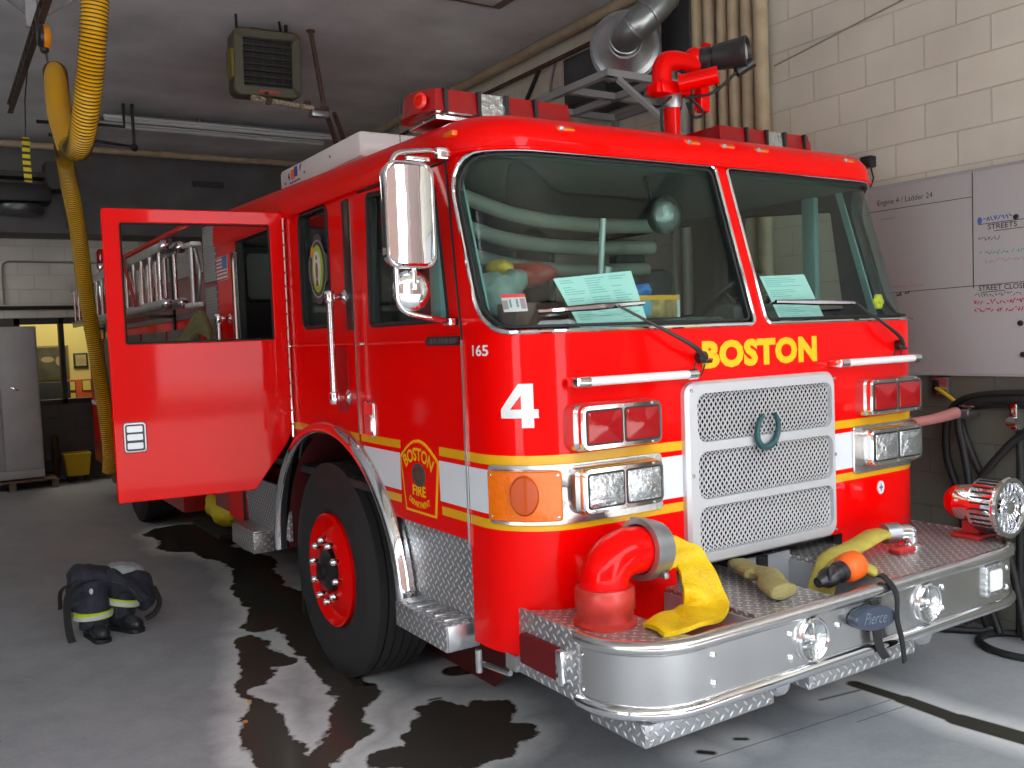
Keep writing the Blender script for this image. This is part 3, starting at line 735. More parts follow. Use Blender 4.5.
def front_lamps(mm):
    clus(mm,1.318,1.482,'warning_light','red_lens',REDL)
    # silver wrap-round plate with the turn signal
    lp=dense(rrect(-1.330,-.585,1.046,1.268,.02),.03)
    o=mm(G().slab(lp,cab,.0,.014,3,.004)).out('lamp_plate',STEEL,T)
    def am(u,v,f): return cab(u,v,f)
    a=mm(G().slab(dense(rrect(-1.316,-1.053,1.062,1.248,.012),.03),cab,.013,.034,4,.006)).out('turn_signal',AMBER,T)
    mm(G().slab([(-1.178+.048*math.cos(2*PI*i/28),1.16+.075*math.sin(2*PI*i/28)) for i in range(28)],cab,.034,.046,3,.008)).out('signal_bullseye',pbr('deep amber',(.50,.065,.0),.2,coat=.6,spec=.2),a)
    sc=G()
    for u in (-1.30,-1.07):
        for v in (1.078,1.232): 
            p=cab(u,v,.034); n=(cab(u,v,.06)-p); sc.lathe([(.007,0),(.006,.003),(.001,.004)],p,n,8)
    mm(sc).out('signal_screw',STEEL,a)
    clus(mm,1.086,1.252,'headlight','headlamp_lens',CLEARL)
    # handrail under the windscreen
    g=G().tube([front(.245,1.567,.055),front(.775,1.567,.055)],.017,14); o=mm(g).out('grab_rail',WHITE,T)
    for x,q in ((.225,.258),(.79,.758)):
        g=G().box(front(x,1.567,.03),(.035,.07,.036),.008); g.cyl(front(min(x,q)-.008,1.567,.055),front(max(x,q)+.008,1.567,.055),.021,seg=12); mm(g).out('rail_bracket',CHROME,o)
pair(front_lamps)
# ---- grille
G0=G().slab(rrect(.765,1.672,.792,1.533,.055),front,-.03,.032,3,.014,back=True)
gr=G0.out('grille',POL,T)
pan=[(1.289,1.485),(1.058,1.25),(.84,1.026)]
carve(gr,[G().prism(dense(rrect(.822,1.643,a,b,.045),.1),front,.002,.2) for a,b in pan])
bv=gr.modifiers.new('edge','BEVEL'); bv.width=.006; bv.segments=2; bv.limit_method='ANGLE'; bv.angle_limit=.9; bv.harden_normals=True
for a,b in pan:
    bk=G().slab(rrect(.812,1.653,a-.008,b+.008,.04),front,.0,.004,1).out('grille_screen',DARK,T,label='bright wire mesh grille panel')
    g=G(); n=12; dz=(b-a)/n
    for i in range(n):
        z=a+dz*(i+.5); k=128; inset=.012 if i in(0,n-1) else 0
        xs=[.825+inset+(.815-2*inset)*j/k for j in range(k+1)]
        g.tube([front(x,z+(.0048 if (j+2*(i%2))%4 in(0,1) else -.0048),.012) for j,x in enumerate(xs)],.0040,4,caps=False)
    g.out('wire_mesh',pbr('bright wire',(.74,.75,.78),.35,.6),bk,60)
g=G()
for x in (.79,1.657):
    for z in (.82,1.16,1.5): g.lathe([(.008,0),(.007,.004),(.001,.005)],front(x,z,.032),(0,-1,0),10)
g.out('grille_screw',STEEL,gr)
# ---- wipers
def wiper(name,piv,elbow,b0,b1):
    g=G(); P=[cab(*piv,.03),cab((piv[0]*.75+elbow[0]*.25),(piv[1]*.72+elbow[1]*.28),.055),cab(*elbow,.045)]
    g.tube(curve(P,5),.0,8,rfun=lambda t,l:.013-.008*t); g.lathe([(.024,0),(.024,.03),(.012,.04)],cab(*piv,0),(0,-1,0),14,True); g.box(cab(piv[0]+.02,piv[1]-.018,.012),(.07,.02,.014),.004)
    o=g.out(name,BLACKP,T)
    g=G(); pts=[cab(b0[0]+(b1[0]-b0[0])*i/14,b0[1]+(b1[1]-b0[1])*i/14,.026) for i in range(15)]; g.tube(pts,.008,6,rfun=lambda t,l:.014-.006*abs(2*t-1)); g.out('wiper_blade',CHROME,o,label='bright wiper blade')
    G().tube([cab(b0[0]+(b1[0]-b0[0])*i/14,b0[1]+(b1[1]-b0[1])*i/14-.006,.008) for i in range(15)],.006,5).out('wiper_rubber',BLACK,o)
    h=[cab(piv[0]-.03,piv[1]-.02,.012),cab(piv[0]-.04,piv[1]-.06,.012),cab(piv[0]-.005,piv[1]-.075,.012),cab(piv[0]+.02,piv[1]-.03,.012)]
    G().tube(curve(h,5),.0035,5).out('washer_hose',BLACK,o)
wiper('wiper',(-.365,1.630),(-.78,1.842),(-1.098,1.828),(-.635,1.852))
wiper('wiper',(.95,1.632),(.62,1.832),(.10,1.848),(.63,1.836))
# ---- small marks
cd=G().slab([(CX+.80+.026*math.cos(2*PI*i/24),.96+.032*math.sin(2*PI*i/24)) for i in range(24)],fskin,0,.004,1).out('round_decal',WHITE,T)
G().slab([(CX+.80+.009*(1+.5*math.cos(4*2*PI*i/32))*math.cos(2*PI*i/32),.96+.014*(1+.4*math.cos(4*2*PI*i/32))*math.sin(2*PI*i/32)) for i in range(32)],fskin,.004,.005,1).out('decal_mark',pbr('decal blue',(.1,.12,.25),.5),cd)
st=G().slab(rrect(-1.228,-1.131,1.832,1.895,.002),cab,-.02,-.018,2).out('inspection_sticker',pbr('sticker grey',(.55,.6,.58),.6),T)
G().patch([(-1.228,1.885),(-1.131,1.885),(-1.131,1.897),(-1.228,1.897)],cab,-.0165,4,1).out('sticker_band',pbr('sticker red',(.7,.05,.05),.6),st)
g=G(); text(g,'11',lambda u,v,o:cab(u,v,o),-.0165,-1.198,1.848,w=.036,h=.03,bold=.03); g.out('sticker_number',INK,st)
g=G(); g.patch([(-1.226,1.842),(-1.204,1.842),(-1.204,1.875),(-1.226,1.875)],cab,-.0165,2,1); g.patch([(-1.154,1.842),(-1.134,1.842),(-1.134,1.88),(-1.154,1.88)],cab,-.0165,2,1); g.out('sticker_code',pbr('sticker print',(.3,.25,.25),.6),st)
# ---- clearance lights along the brow
for x in (.42,1.09,1.30,1.52,2.15):
    p=cab(x-CX,2.47,0); p=Vector((p.x,p.y+.012,2.545))
    M=Matrix.Translation(p)@Matrix.Rotation(-.35,4,'X')
    g=G().box(p,(.085,.03,.024),.008,Matrix.Rotation(.5,4,'X')); o=g.out('marker_light',AMBER,T)
    G().box(p+Vector((-.026,-.012,.001)),(.02,.016,.018),.004,Matrix.Rotation(.5,4,'X')).out('marker_bulb',CLEARL,o)
g=G().box((.012,.42,2.53),(.03,.085,.024),.008); g.out('marker_light',AMBER,T)
# ---- light bars
def lightbar(mm):
    X0,X1,Y0,Y1,Z0,Z1=.07,.768,.64,.95,2.672,2.775
    g=G().bx(X0+.02,X1,Y0+.03,Y1-.02,Z0-.02,Z0+.012,.006); g.bx(.2,.28,.68,.88,2.58,2.66); g.bx(.6,.68,.68,.88,2.58,2.66); o=mm(g).out('light_bar',CHROME,T)
    def sec(poly,m,nm):
        g=G().prism(poly,lambda u,v,f:Vector((u,v,f)),Z0+.008,Z1); 
        for i,p in enumerate(g.v):
            if p[2]>Z1-.01: g.v[i]=(p[0]*.97+.42*.03,p[1]*.9+.785*.1,p[2])
        mm(g).out(nm,m,o)
    sec([(X0-.05,Y0+.10),(X0,Y0),(.115,Y0),(.115,Y1),(X0,Y1),(X0-.05,Y1-.1)],REDL,'red_lens')
    sec([(.13,Y0),(.275,Y0),(.275,Y1),(.13,Y1)],REDL,'red_lens')
    sec([(.292,Y0),(.415,Y0),(.415,Y1),(.292,Y1)],CLEARL,'clear_lens')
    sec([(.432,Y0),(.565,Y0),(.565,Y1),(.432,Y1)],REDL,'red_lens')
    sec([(.582,Y0),(X1,Y0),(X1,Y1),(.582,Y1)],REDL,'red_lens')
    g=G()
    for x in (.115,.275,.415,.565): g.bx(x,x+.017,Y0-.004,Y1+.004,Z0,Z1+.002)
    mm(g).out('divider',BLACKP,o)
    mm(G().lathe([(.001,0),(.03,.0),(.034,.01),(.02,.018)],(X0-.03,Y0+.06,Z0+.055),(-1,-.5,0),16)).out('end_lamp',pbr('bright red lens',(.9,.02,.01),.15,coat=1.),o)
pair(lightbar)
# ---- roof air conditioner
g=G().bx(.25,2.05,1.83,3.12,2.725,2.868,.03); o=g.out('air_conditioner',WHITE,T)
G().bx(.32,1.98,1.9,3.0,2.62,2.73).out('mount_base',BLACKP,o)
bs=lambda y,z,f:Vector((.25-f,y-.06,z))
g=G()
for y,z in ((3.07,2.77),(2.72,2.785),(2.3,2.80)): g.slab([(y+.008*math.cos(2*PI*i/10),z+.008*math.sin(2*PI*i/10)) for i in range(10)],bs,0,.003,1)
g.out('case_bolt',BLACKP,o)
G().slab(rrect(2.895,2.955,2.775,2.835,.012),bs,0,.003,1).out('orange_block',pbr('logo orange',(.9,.18,.01),.5),o)
G().slab(rrect(2.84,2.895,2.785,2.845,.01),bs,0,.003,1).out('blue_block',pbr('logo blue',(.06,.05,.35),.5),o)
g=G(); g.slab([(3.01,2.80),(2.985,2.775),(2.98,2.80),(2.99,2.825)],bs,0,.003,1); g.slab([(2.79,2.80),(2.80,2.83),(2.775,2.85),(2.77,2.84),(2.785,2.82)],bs,0,.003,1); [g.slab(rrect(2.80+.032*k,2.82+.032*k,2.753,2.763,.002),bs,0,.003,1) for k in range(6)]; g.out('logo_mark',pbr('logo violet',(.1,.05,.2),.5),o)
G().tube([(.33,1.5,2.60),(.33,1.5,2.66)],.008,8).tube([(.33,1.5,2.66),(.33,1.5,2.95)],.0022,5).out('whip_antenna',BLACKP,T)
# ---- mirror, kerb side
g=G().tube(bend([(-.0,.43,2.445),(-.08,.40,2.46),(-.278,.35,2.425),(-.275,.35,1.85),(-.10,.37,1.815),(.0,.42,1.805)],.06,6),.011,10); mo=g.out('mirror_bracket',CHROME,T)
for c_,d_ in (((-.03,.41,2.452),(.06,.03,.045)),((-.02,.41,1.806),(.05,.05,.03)),((-.16,.37,2.415),(.1,.02,.02))): G().box(c_,d_,.006).out('bracket_clamp',CHROME,mo)
mp=lambda u,v,f:Vector((u,.345-f,v))
G().slab(dense(rrect(-.315,-.125,2.012,2.388,.045),.03),lambda u,v,f:mp(u,v,f+.02*max(0,1-((u+.22)/.095)**2)),-.03,.02,6,.01,back=True).out('mirror_head',pbr('polished mirror shell',(.9,.92,.94),.03,1.),mo)
G().tube([mp(u,v,.018) for u,v in dense(rrect(-.317,-.123,2.01,2.39,.045),.05)],.006,6,True).out('mirror_rim',CHROME,mo)
g=G(); prof=[(.078*math.cos(t),.03*math.sin(t)) for t in [PI/2*i/8 for i in range(9)]]; prof[-1]=(.001,.03)
g.lathe(prof,(-.213,.36,1.925),(0,-1,0),28); g.lathe([(.078,0),(.06,-.02),(.01,-.025)],(-.213,.36,1.925),(0,-1,0),28); g.bx(-.222,-.204,.325,.34,1.925,2.01,.003)
g.out('convex_mirror',CHROME,mo,60)
# ---- side step, wheel arch, wheels
G().bx(.028,.045,.362,1.10,.60,.955).out('step_backplate',DIA,T)
st=G().bx(-.105,.045,.40,.86,.515,.622,.004).out('boarding_step',DIA,T)
G().bx(-.10,.035,.394,.402,.52,.618,.002).out('step_end_plate',ALU,st)
for y in (.45,.53,.61,.69,.77): G().bx(-.085,.015,y,y+.018,.622,.632,.003).out('step_tread',ALU,st)
G().bx(.028,.045,2.60,3.46,.56,.875).out('step_backplate',DIA,T)
st=G().bx(-.10,.045,2.93,3.40,.445,.572,.004).out('boarding_step',DIA2,T)
G().bx(-.09,.035,2.95,3.38,.572,.58,.003).out('step_tread',ALU,st)
G().bx(.02,.5,3.44,3.80,.42,.9,.01).out('body_skirt',DRED,T)
def fender(mm):
    n=40; rows=[]
    t0,t1=-.03,PI+.06
    for i in range(n+1):
        t=t0+(t1-t0)*i/n; c,s=math.cos(t),math.sin(t); 
        e=lambda k,x:(x,FC[0]+(FA+k)*c,FC[1]+(FB+k)*s)
        rows.append([e(.03,.02),e(.028,-.02),e(.012,-.048),e(-.012,-.055),e(-.032,-.045),e(-.036,-.02),e(-.03,.03)])
    g=G(); m=7
    g.v=[p for r in rows for p in r]
    for i in range(n):
        for k in range(m-1): a=i*m+k; g.f.append((a,a+1,a+m+1,a+m))
    mm(g).out('fender_trim',CHROME,T,60)
    rows=[]
    for i in range(n+1):
        t=t0+(t1-t0)*i/n; c,s=math.cos(t),math.sin(t); rows.append([(x,FC[0]+(FA-.028)*c,FC[1]+(FB-.028)*s) for x in (-.03,.2,.45,.62)])
    g=G(); g.v=[p for r in rows for p in r]
    for i in range(n):
        for k in range(3): a=i*4+k; g.f.append((a,a+1,a+5,a+4))
    g.add([(.62,FC[0]+FA*math.cos(t),FC[1]+FB*math.sin(t)) for t in [2*PI*i/40 for i in range(40)]],[tuple(range(40))])
    mm(g).out('wheel_well',pbr('dull red liner',(.10,.012,.012),.6),T,60)
pair(fender)
def wheel(y,mirrored,steer=True):
    mm=(lambda g:g.mirror(TW)) if mirrored else (lambda g:g)
    R=.578; cz=FL+R-.004; o=(.03,y,cz); ax=(1,0,0)
    pr=[(.30,.03),(.33,.008),(.40,-.008),(.47,-.008),(.52,.004),(.548,.022)]
    x=.03
    for k in range(6):
        w=.042; a=.03+k*.052
        pr+= [(R,a),(R,a+w),(R-.016,a+w+.002),(R-.016,a+w+.008)] if k<5 else [(R,a),(R,a+w)]
    e=pr[-1][1]; pr+=[(.548,e+.012),(.52,e+.03),(.47,e+.042),(.40,e+.042),(.33,e+.026),(.30,e)]
    wh=mm(G().lathe(pr,o,ax,72)).out('wheel',TYRE,T,30,label='black tyre on red rim')
    mm(G().lathe([(.305,.03),(.308,.0),(.296,-.008),(.29,.0),(.285,.03),(.262,.045),(.235,.03),(.20,-.004),(.14,-.008),(.135,.02),(.001,.02)],(.03,y,cz),ax,56)).out('rim',RED,wh,50)
    mm(G().lathe([(.118,.02),(.112,-.02),(.085,-.04),(.05,-.045),(.048,-.062),(.001,-.066)],o,ax,28)).out('hub',pbr('greasy hub',(.02,.02,.022),.35,.3),wh)
    for k in range(10):
        t=2*PI*k/10+.16; p=(.03,y+.165*math.cos(t),cz+.165*math.sin(t))
        mm(G().lathe([(.021,-.006),(.021,-.022),(.018,-.045),(.012,-.055),(.001,-.058)],p,ax,10)).out('lug_nut',CHROME,wh)
for y in (1.97,7.55):
    wheel(y,False); wheel(y,True)
G().bx(.45,2.06,1.7,1.98,.36,.56).bx(.75,.95,.3,9.9,.55,.78).bx(1.56,1.76,.3,9.9,.55,.78).bx(.45,2.06,7.4,7.7,.36,.6).out('chassis',DARK,T)
G().bx(.1,.5,2.62,2.66,.1,.5).out('mud_flap',BLACK,T)
# ---- front bumper
BF=-.53; BR=.27; BX0,BX1=.058,TW-.058
def bpath(off=0.,y0=-.24,n=10):
    r=BR+off; L=[(BX0-off,y0)]; c=(BX0+BR,BF+BR)
    L+=[(c[0]+r*math.cos(t),c[1]+r*math.sin(t)) for t in [PI+PI/2*i/n for i in range(n+1)]]
    c2=(BX1-BR,BF+BR); L+=[(c[0]+(c2[0]-c[0])*i/8,BF-off) for i in range(1,8)]
    L+=[(c2[0]+r*math.cos(t),c2[1]+r*math.sin(t)) for t in [1.5*PI+PI/2*i/n for i in range(n+1)]]; L.append((BX1+off,y0)); return L
prof=[(0.,.505),(.0,.70),(-.02,.70),(-.02,.505)]
g=G(); rows=[[Vector((p[0],p[1],z)) for p in bpath(o)] for o,z in prof]; n=len(rows[0]); g.v=[tuple(p) for r in rows for p in r]
for i in range(4):
    for k in range(n-1): j=(i+1)%4; g.f.append((i*n+k,i*n+k+1,j*n+k+1,j*n+k))
bp=g.out('front_bumper',STEEL,T)
G().tube([(x,y,.712) for x,y in bpath(-.004)],.026,12).out('top_roll',STEEL,bp)
G().tube([(x,y,.497) for x,y in bpath(.0)],.024,12).out('bottom_roll',CHROME,bp)
for x in (BX0,BX1):
    G().bx(x-.008,x+.008,-.25,.14,.487,.735,.003).out('side_plate',DIA,bp)
    sx=-1 if x==BX0 else 1
    m_=lambda y,z,f,x=x,sx=sx:Vector((x+sx*(.008+f),y,z))
    o=G().slab(rrect(-.165,.075,.545,.655,.008),m_,0,.03,2,.006).out('side_marker',pbr('deep red lens',(.14,.002,.004),.25,coat=.25,spec=.2),T)
    G().bx(min(x+sx*.008,x+sx*.045),max(x+sx*.008,x+sx*.045),-.20,-.165,.54,.66,.004).out('marker_end',CHROME,o)
for x,z in ((.40,.56),(.40,.655),(.78,.56),(.78,.645),(1.70,.565),(1.70,.65),(2.18,.565),(2.18,.65),(1.04,.625)):
    G().lathe([(.014,0),(.013,.005),(.007,.010),(.001,.011)],(x,BF,z),(0,-1,0),12).out('bumper_bolt',CHROME,bp)
for z in (.54,.66): G().lathe([(.008,0),(.007,.004),(.001,.005)],(BX0,-.26,z),(-1,0,0),10).out('bumper_bolt',CHROME,bp)
def fog(x):
    g=G().lathe([(.078,0),(.08,.006),(.08,.016),(.074,.022),(.068,.018)],(x,BF,.608),(0,-1,0),32); o=g.out('fog_light',CHROME,T)
    G().lathe([(.07,.016),(.05,.006),(.025,-.004),(.001,-.008)],(x,BF,.608),(0,-1,0),32).out('reflector',CLEARL,o)
    g=G().lathe([(.018,-.006),(.018,.012),(.010,.02),(.001,.022)],(x,BF,.608),(0,-1,0),16)
    g.box((x,BF-.012,.645),(.012,.008,.05),.003); g.box((x-.03,BF-.012,.59),(.05,.008,.012),.003); g.out('bulb_shield',CHROME,o)
fog(.89); fog(1.59)
bf=lambda x,z,f:Vector((x,BF-f,z))
o=G().slab(rrect(2.0,2.135,.548,.685,.014),bf,0,.018,2,.006).out('corner_lamp',CLEARL,T)
G().slab(rrect(2.022,2.113,.572,.662,.012),bf,.018,.024,2,.004).out('lamp_cell',WHITE,o)
# oval name badge with script
BM=Matrix.Rotation(.10,4,'Y')
def bmp(u,v,f): q=BM@Vector((u,0,v)); return Vector((1.212+q.x,BF-f-.032,.627+q.z))
g=G().slab([(.122*math.cos(2*PI*i/40),.046*math.sin(2*PI*i/40)) for i in range(40)],bmp,-.028,.012,3,.006); o=g.out('oval_badge',pbr('slate blue enamel',(.045,.06,.09),.35,coat=.4),T)
g=G(); text(g,'Pierce',bmp,.0135,-.075,-.018,w=.135,h=.044,shear=.35,bold=.0); g.out('badge_script',pbr('badge silver',(.22,.27,.34),.4,.5),o)
# bumper deck
pl_=[(x,y) for x,y in bpath(-.012,.12) if x<.34]; pl_=pl_+[(.335,BF+.012),(.335,.12)]
dk=G().prism(pl_,lambda u,v,o:Vector((u,v,o)),.705,.728).out('deck_plate',DIA2,T)
G().bx(.66,1.06,-.50,.10,.705,.728).out('deck_plate',DIA2,T)
pr_=[(1.43,.12),(1.43,BF+.012)]+[(x,y) for x,y in bpath(-.012,.12) if x>1.5]
G().prism(pr_,lambda u,v,o:Vector((u,v,o)),.705,.728).out('deck_plate',DIA2,T)
for a,b in ((.335,.66),(1.06,1.43)):
    tr=G().bx(a,b,-.49,.02,.545,.557).bx(a,a+.01,-.49,.02,.55,.71).bx(b-.01,b,-.49,.02,.55,.71).bx(a,b,.02,.035,.55,.75).out('hose_tray',pbr('light grey tray',(.50,.51,.53),.4,.4),T)
    G().bx((a+b)/2-.03,(a+b)/2+.03,.008,.02,.56,.752).out('tray_strap',BLACK,tr)
for a,b in ((.40,.55),(1.20,1.46)): G().bx(a,b,-.515,-.50,.727,.731).out('red_tape',pbr('red tape',(.75,.05,.03),.5),T)
for x0,x1 in ((.13,.735),(.925,1.57)):
    o=G().bx(x0,x1,-.49,-.20,.395,.468,.003).out('under_box',DIA,T)
    g=G()
    for x in (x0+.025,x1-.025):
        for z in (.415,.448): g.lathe([(.006,0),(.005,.003),(.001,.004)],(x,-.49,z),(0,-1,0),8)
    g.out('box_rivet',STEEL,o)
for x in (.79,1.66): 
    G().lathe([(.001,-.05),(.03,-.05),(.045,-.01),(.045,.03),(.03,.05),(.001,.05)],(x,-.44,.445),(0,-1,0),20).out('air_horn',CHROME,T)
G().bx(.02,.07,.10,.17,.50,.56).tube([(.0,.30,.48),(.02,.14,.485)],.012,8).tube([(-.005,.33,.44),(-.005,.33,.53)],.014,8).out('tow_valve',STEEL,T)
# red front intake elbow
EX,EY=.20,-.215
g=G().lathe([(.112,0),(.112,.012),(.098,.022),(.098,.05),(.105,.06),(.105,.125),(.098,.135),(.001,.135)],(EX,EY,.727),(0,0,1),32); eo=g.out('intake_base',pbr('worn red and bronze casting',(.55,.035,.025),.35,.1,noise_amt=.35,noise_scale=14),T)
pts=[(EX,EY,.85),(EX,EY,.88)]; R_=.125
for i in range(1,13):
    t=PI/2*i/12; d=R_*(1-math.cos(t)); pts.append((EX+d*.97,EY+d*.05,.88+R_*math.sin(t)*.66))
p_=Vector(pts[-1]); pts.append(tuple(p_+Vector((.05,.003,-.003))))
g=G().tube(pts,.085,28); g.out('intake_elbow',RED,eo,60)
ce=Vector(pts[-1]); ax=Vector((.98,.05,-.10))
g=G().lathe([(.092,-.012),(.112,-.01),(.112,.025),(.105,.03),(.105,.06),(.098,.066),(.098,.085),(.06,.085)],ce,ax,32)
g.out('coupling',GALV,eo)
g=G(); 
for t in (-.9,2.2): g.box(ce+Vector((.045,-.11*math.cos(t),.11*math.sin(t))),(.022,.05,.022),.004)
g.out('coupling_lug',GALV,eo)
# chrome discharge outlet at the far side of the deck
DX,DY=1.93,-.235
g=G().lathe([(.05,0),(.05,.015),(.034,.025),(.034,.06)],(DX,DY,.728),(0,0,1),20,True); g.tube(bend([(DX,DY,.76),(DX,DY,.80),(DX-.10,DY+.035,.802)],.05,6),.035,18); oo=g.out('discharge_outlet',CHROME,T)
G().lathe([(.045,0),(.045,.07)],(DX-.06,DY+.022,.80),(-1,.35,0),20,True).out('outlet_swivel',GALV,oo)
G().bx(1.76,1.88,-.30,-.24,.728,.75,.006).out('outlet_tag',pbr('red tag',(.6,.03,.03),.5),oo)
# siren on the kerb-far corner
SX,SZ=2.325,.885
g=G().lathe([(.001,0),(.03,.004),(.056,.02),(.075,.05),(.085,.09),(.09,.14),(.094,.18)],(SX,-.165,SZ),(0,-1,0),32); so_=g.out('siren',CHROME,T,60)
g=G(); pr=[(.001,0),(.031,.003),(.0575,.019),(.0765,.049),(.0815,.072)]; g.lathe(pr,(SX,-.167,SZ),(0,-1,0),32); g.out('siren_tail',RED,so_,60)
g=G().lathe([(.095,.165),(.122,.17),(.124,.18),(.124,.285),(.136,.29),(.14,.30),(.136,.312),(.118,.312),(.112,.295),(.112,.27),(.001,.27)],(SX,-.165,SZ),(0,-1,0),40); g.out('siren_housing',CHROME,so_)
g=G()
for k in range(30):
    t=2*PI*k/30; g.box((SX+.1245*math.cos(t),-.165-.232,SZ+.1245*math.sin(t)),(.009,.09,.004),.001,Matrix.Rotation(-t+PI/2,4,'Y'))
g.out('siren_vane',BLACKP,so_)
g=G()
for k in range(16):
    t=2*PI*k/16; g.box((SX+.065*math.cos(t),-.165-.285,SZ+.065*math.sin(t)),(.085,.012,.008),.002,Matrix.Rotation(-t,4,'Y'))
g.lathe([(.03,.28),(.028,.31),(.001,.315)],(SX,-.165,SZ),(0,-1,0),20); g.lathe([(.07,.3),(.074,.305),(.07,.31)],(SX,-.165,SZ),(0,-1,0),30); g.out('siren_grille',CHROME,so_)
G().bx(SX-.03,SX+.03,-.34,-.26,.75,.80).box((SX,-.30,.738),(.16,.14,.02),.006).out('siren_foot',pbr('red bracket',(.5,.03,.03),.4),so_)
# ---- deck gun on the roof
MX,MY=1.64,.92
UP=.13
g=G().lathe([(.055,0),(.055,.02),(.043,.03),(.043,.10),(.05,.105)],(MX,MY,2.62),(0,0,1),24); dg_=g.out('deck_gun',RED,T)
g=G().tube(bend([(MX-.07,MY,2.66),(MX,MY,2.66),(MX,MY,2.79+UP)],.05,6),.043,20); g.out('riser',RED,dg_)
G().lathe([(.052,0),(.056,.01),(.056,.07),(.05,.08)],(MX,MY,2.775+UP),(0,0,1),24).out('swivel_joint',GALV,dg_)
g=G(); g.box((MX-.01,MY,2.875+UP),(.21,.12,.075),.02); g.tube(bend([(MX-.07,MY,2.87+UP),(MX-.06,MY,3.02+UP),(MX+.06,MY,3.035+UP),(MX+.17,MY,3.02+UP)],.09,8),.052,20); g.box((MX-.115,MY,2.87+UP),(.05,.09,.06),.012); g.out('gun_body',RED,dg_)
A_=Vector((.44,-.78,.0)).normalized()
g=G().cyl((MX-.02,MY-.08,2.885+UP),Vector((MX-.02,MY-.08,2.885+UP))+Vector((.62,-.72,.12)).normalized()*.2,.045,seg=22); g.out('motor',RED,dg_)
g=G().ball((MX+.17,MY,3.06+UP),(.06,.055,.06),16,10); g.box((MX+.24,MY-.02,3.11+UP),(.05,.04,.07),.01); g.out('gear_case',RED,dg_)
G().box((MX+.16,MY-.06,2.83+UP),(.07,.06,.14),.015).out('gear_case',RED,dg_)
b0=Vector((MX+.20,MY-.01,3.055+UP))
g=G().lathe([(.04,0),(.058,.004),(.062,.02),(.062,.06),(.055,.065),(.055,.08),(.066,.085),(.072,.15),(.078,.215),(.083,.225),(.083,.255),(.07,.26),(.062,.235),(.001,.23)],b0,A_,32); g.out('nozzle',pbr('charcoal nozzle',(.025,.027,.03),.4),dg_)
G().lathe([(.05,.238),(.045,.246),(.034,.246),(.03,.238)],b0,A_,28).lathe([(.03,.235),(.02,.25),(.001,.252)],b0,A_,20).out('nozzle_baffle',pbr('pale ring',(.45,.43,.38),.4),dg_)
e_=b0+A_*.18+Vector((0,-.02,-.1))
g=G().cyl(e_,e_+Vector((.07,-.05,.05)),.03,seg=16); g.out('pattern_motor',BLACKP,dg_)
g=G(); g.tube(curve([(MX+.06,MY-.07,2.83+UP),(MX+.13,MY-.1,2.75+UP),(MX+.06,MY-.1,2.72+UP),(MX+.05,MY-.06,2.8+UP)],8),.008,6); g.tube(curve([(MX+.02,MY-.08,2.82+UP),(MX+.2,MY-.1,2.86+UP),e_],8),.008,6); g.tube(curve([(MX-.06,MY-.06,2.82+UP),(MX-.13,MY-.06,2.74+UP),(MX-.10,MY-.05,2.63)],8),.008,6); g.tube(curve([(MX+.05,MY,2.99+UP),(MX+.1,MY-.07,2.93+UP),(MX+.17,MY-.05,2.97+UP),(MX+.2,MY-.02,2.85+UP)],8),.01,6); g.out('cable',BLACK,dg_)
# ---- inside of the cab
G().bx(.06,2.45,.35,3.7,1.0,1.04).out('cab_floor',DGREY,T)
G().bx(.06,2.45,3.68,3.74,1.0,2.5).out('rear_bulkhead',DGREY,T)
bwm=lambda u,v,o:Vector((u,3.68-o,v))
bw_=G().slab(rrect(.14,.42,2.04,2.42,.05),bwm,0,.015,1).out('window_like_panel',BLACKP,T); G().slab(rrect(.17,.39,2.07,2.39,.035),bwm,.015,.018,1).out('grey_panel',pbr('grey panel with lit look in colour',(.20,.24,.23),.2),bw_)  # window-like panel added here; its lit look is put into the grey
g=G()
prof=[(.30,1.735),(.02,1.735),(.02,1.70),(.60,1.55),(.62,1.70),(.52,1.76)]
dsh=[(-1.17+2.34*i/20) for i in range(21)]
rows=[]
for s in dsh:
    a=cab(s,1.735,-.06); rows.append([a,Vector((a.x,a.y+.28,1.755)),Vector((a.x,.62,1.74)),Vector((a.x,.64,1.5))])
g.sheet(rows,.02); da=g.out('dashboard',GREY,T)
G().bx(1.62,2.2,.50,.66,1.72,1.86,.04).out('instrument_hood',GREY,da)
G().bx(.55,1.5,.42,.64,1.73,1.80,.03).out('dash_pod',pbr('dash pod',(.2,.24,.24),.5),da)
G().bx(.86,1.66,.62,2.6,1.04,1.66,.08).out('engine_cover',DGREY,T)
g=G(); c=Vector((1.98,.82,1.86)); R3=Matrix.Rotation(-.75,3,'X')
ring=[c+R3@Vector((.22*math.cos(2*PI*i/32),.22*math.sin(2*PI*i/32),0)) for i in range(32)]
g.tube(ring,.016,8,True); sw=g.out('steering_wheel',BLACKP,T)
g=G(); g.ball(c,.05,14,8)
for k in (0,2.1,4.2): g.tube([c,c+R3@Vector((.22*math.cos(k-.5),.22*math.sin(k-.5),0))],.012,6)
g.tube([c,c+Vector((0,-.25,-.3))],.03,8); g.out('wheel_hub',BLACKP,sw)
def seat(x,y):
    g=G().bx(x-.25,x+.25,y,y+.5,1.36,1.5,.05).bx(x-.2,x+.2,y+.05,y+.4,1.04,1.38,.02); o=g.out('seat',GREY,T)
    G().box((x,y+.5,1.80),(.48,.14,.66),.06,Matrix.Rotation(.12,4,'X')).out('seat_back',GREY,o)
    G().bx(x-.13,x+.13,y+.53,y+.62,2.12,2.32,.04).out('headrest',GREY,o)
seat(.5,1.05); seat(1.98,1.15)
seat(.55,2.95); seat(1.95,2.95)
G().bx(.10,2.37,.31,3.6,2.435,2.46).out('headliner',pbr('headliner grey',(.12,.125,.12),.8),T)
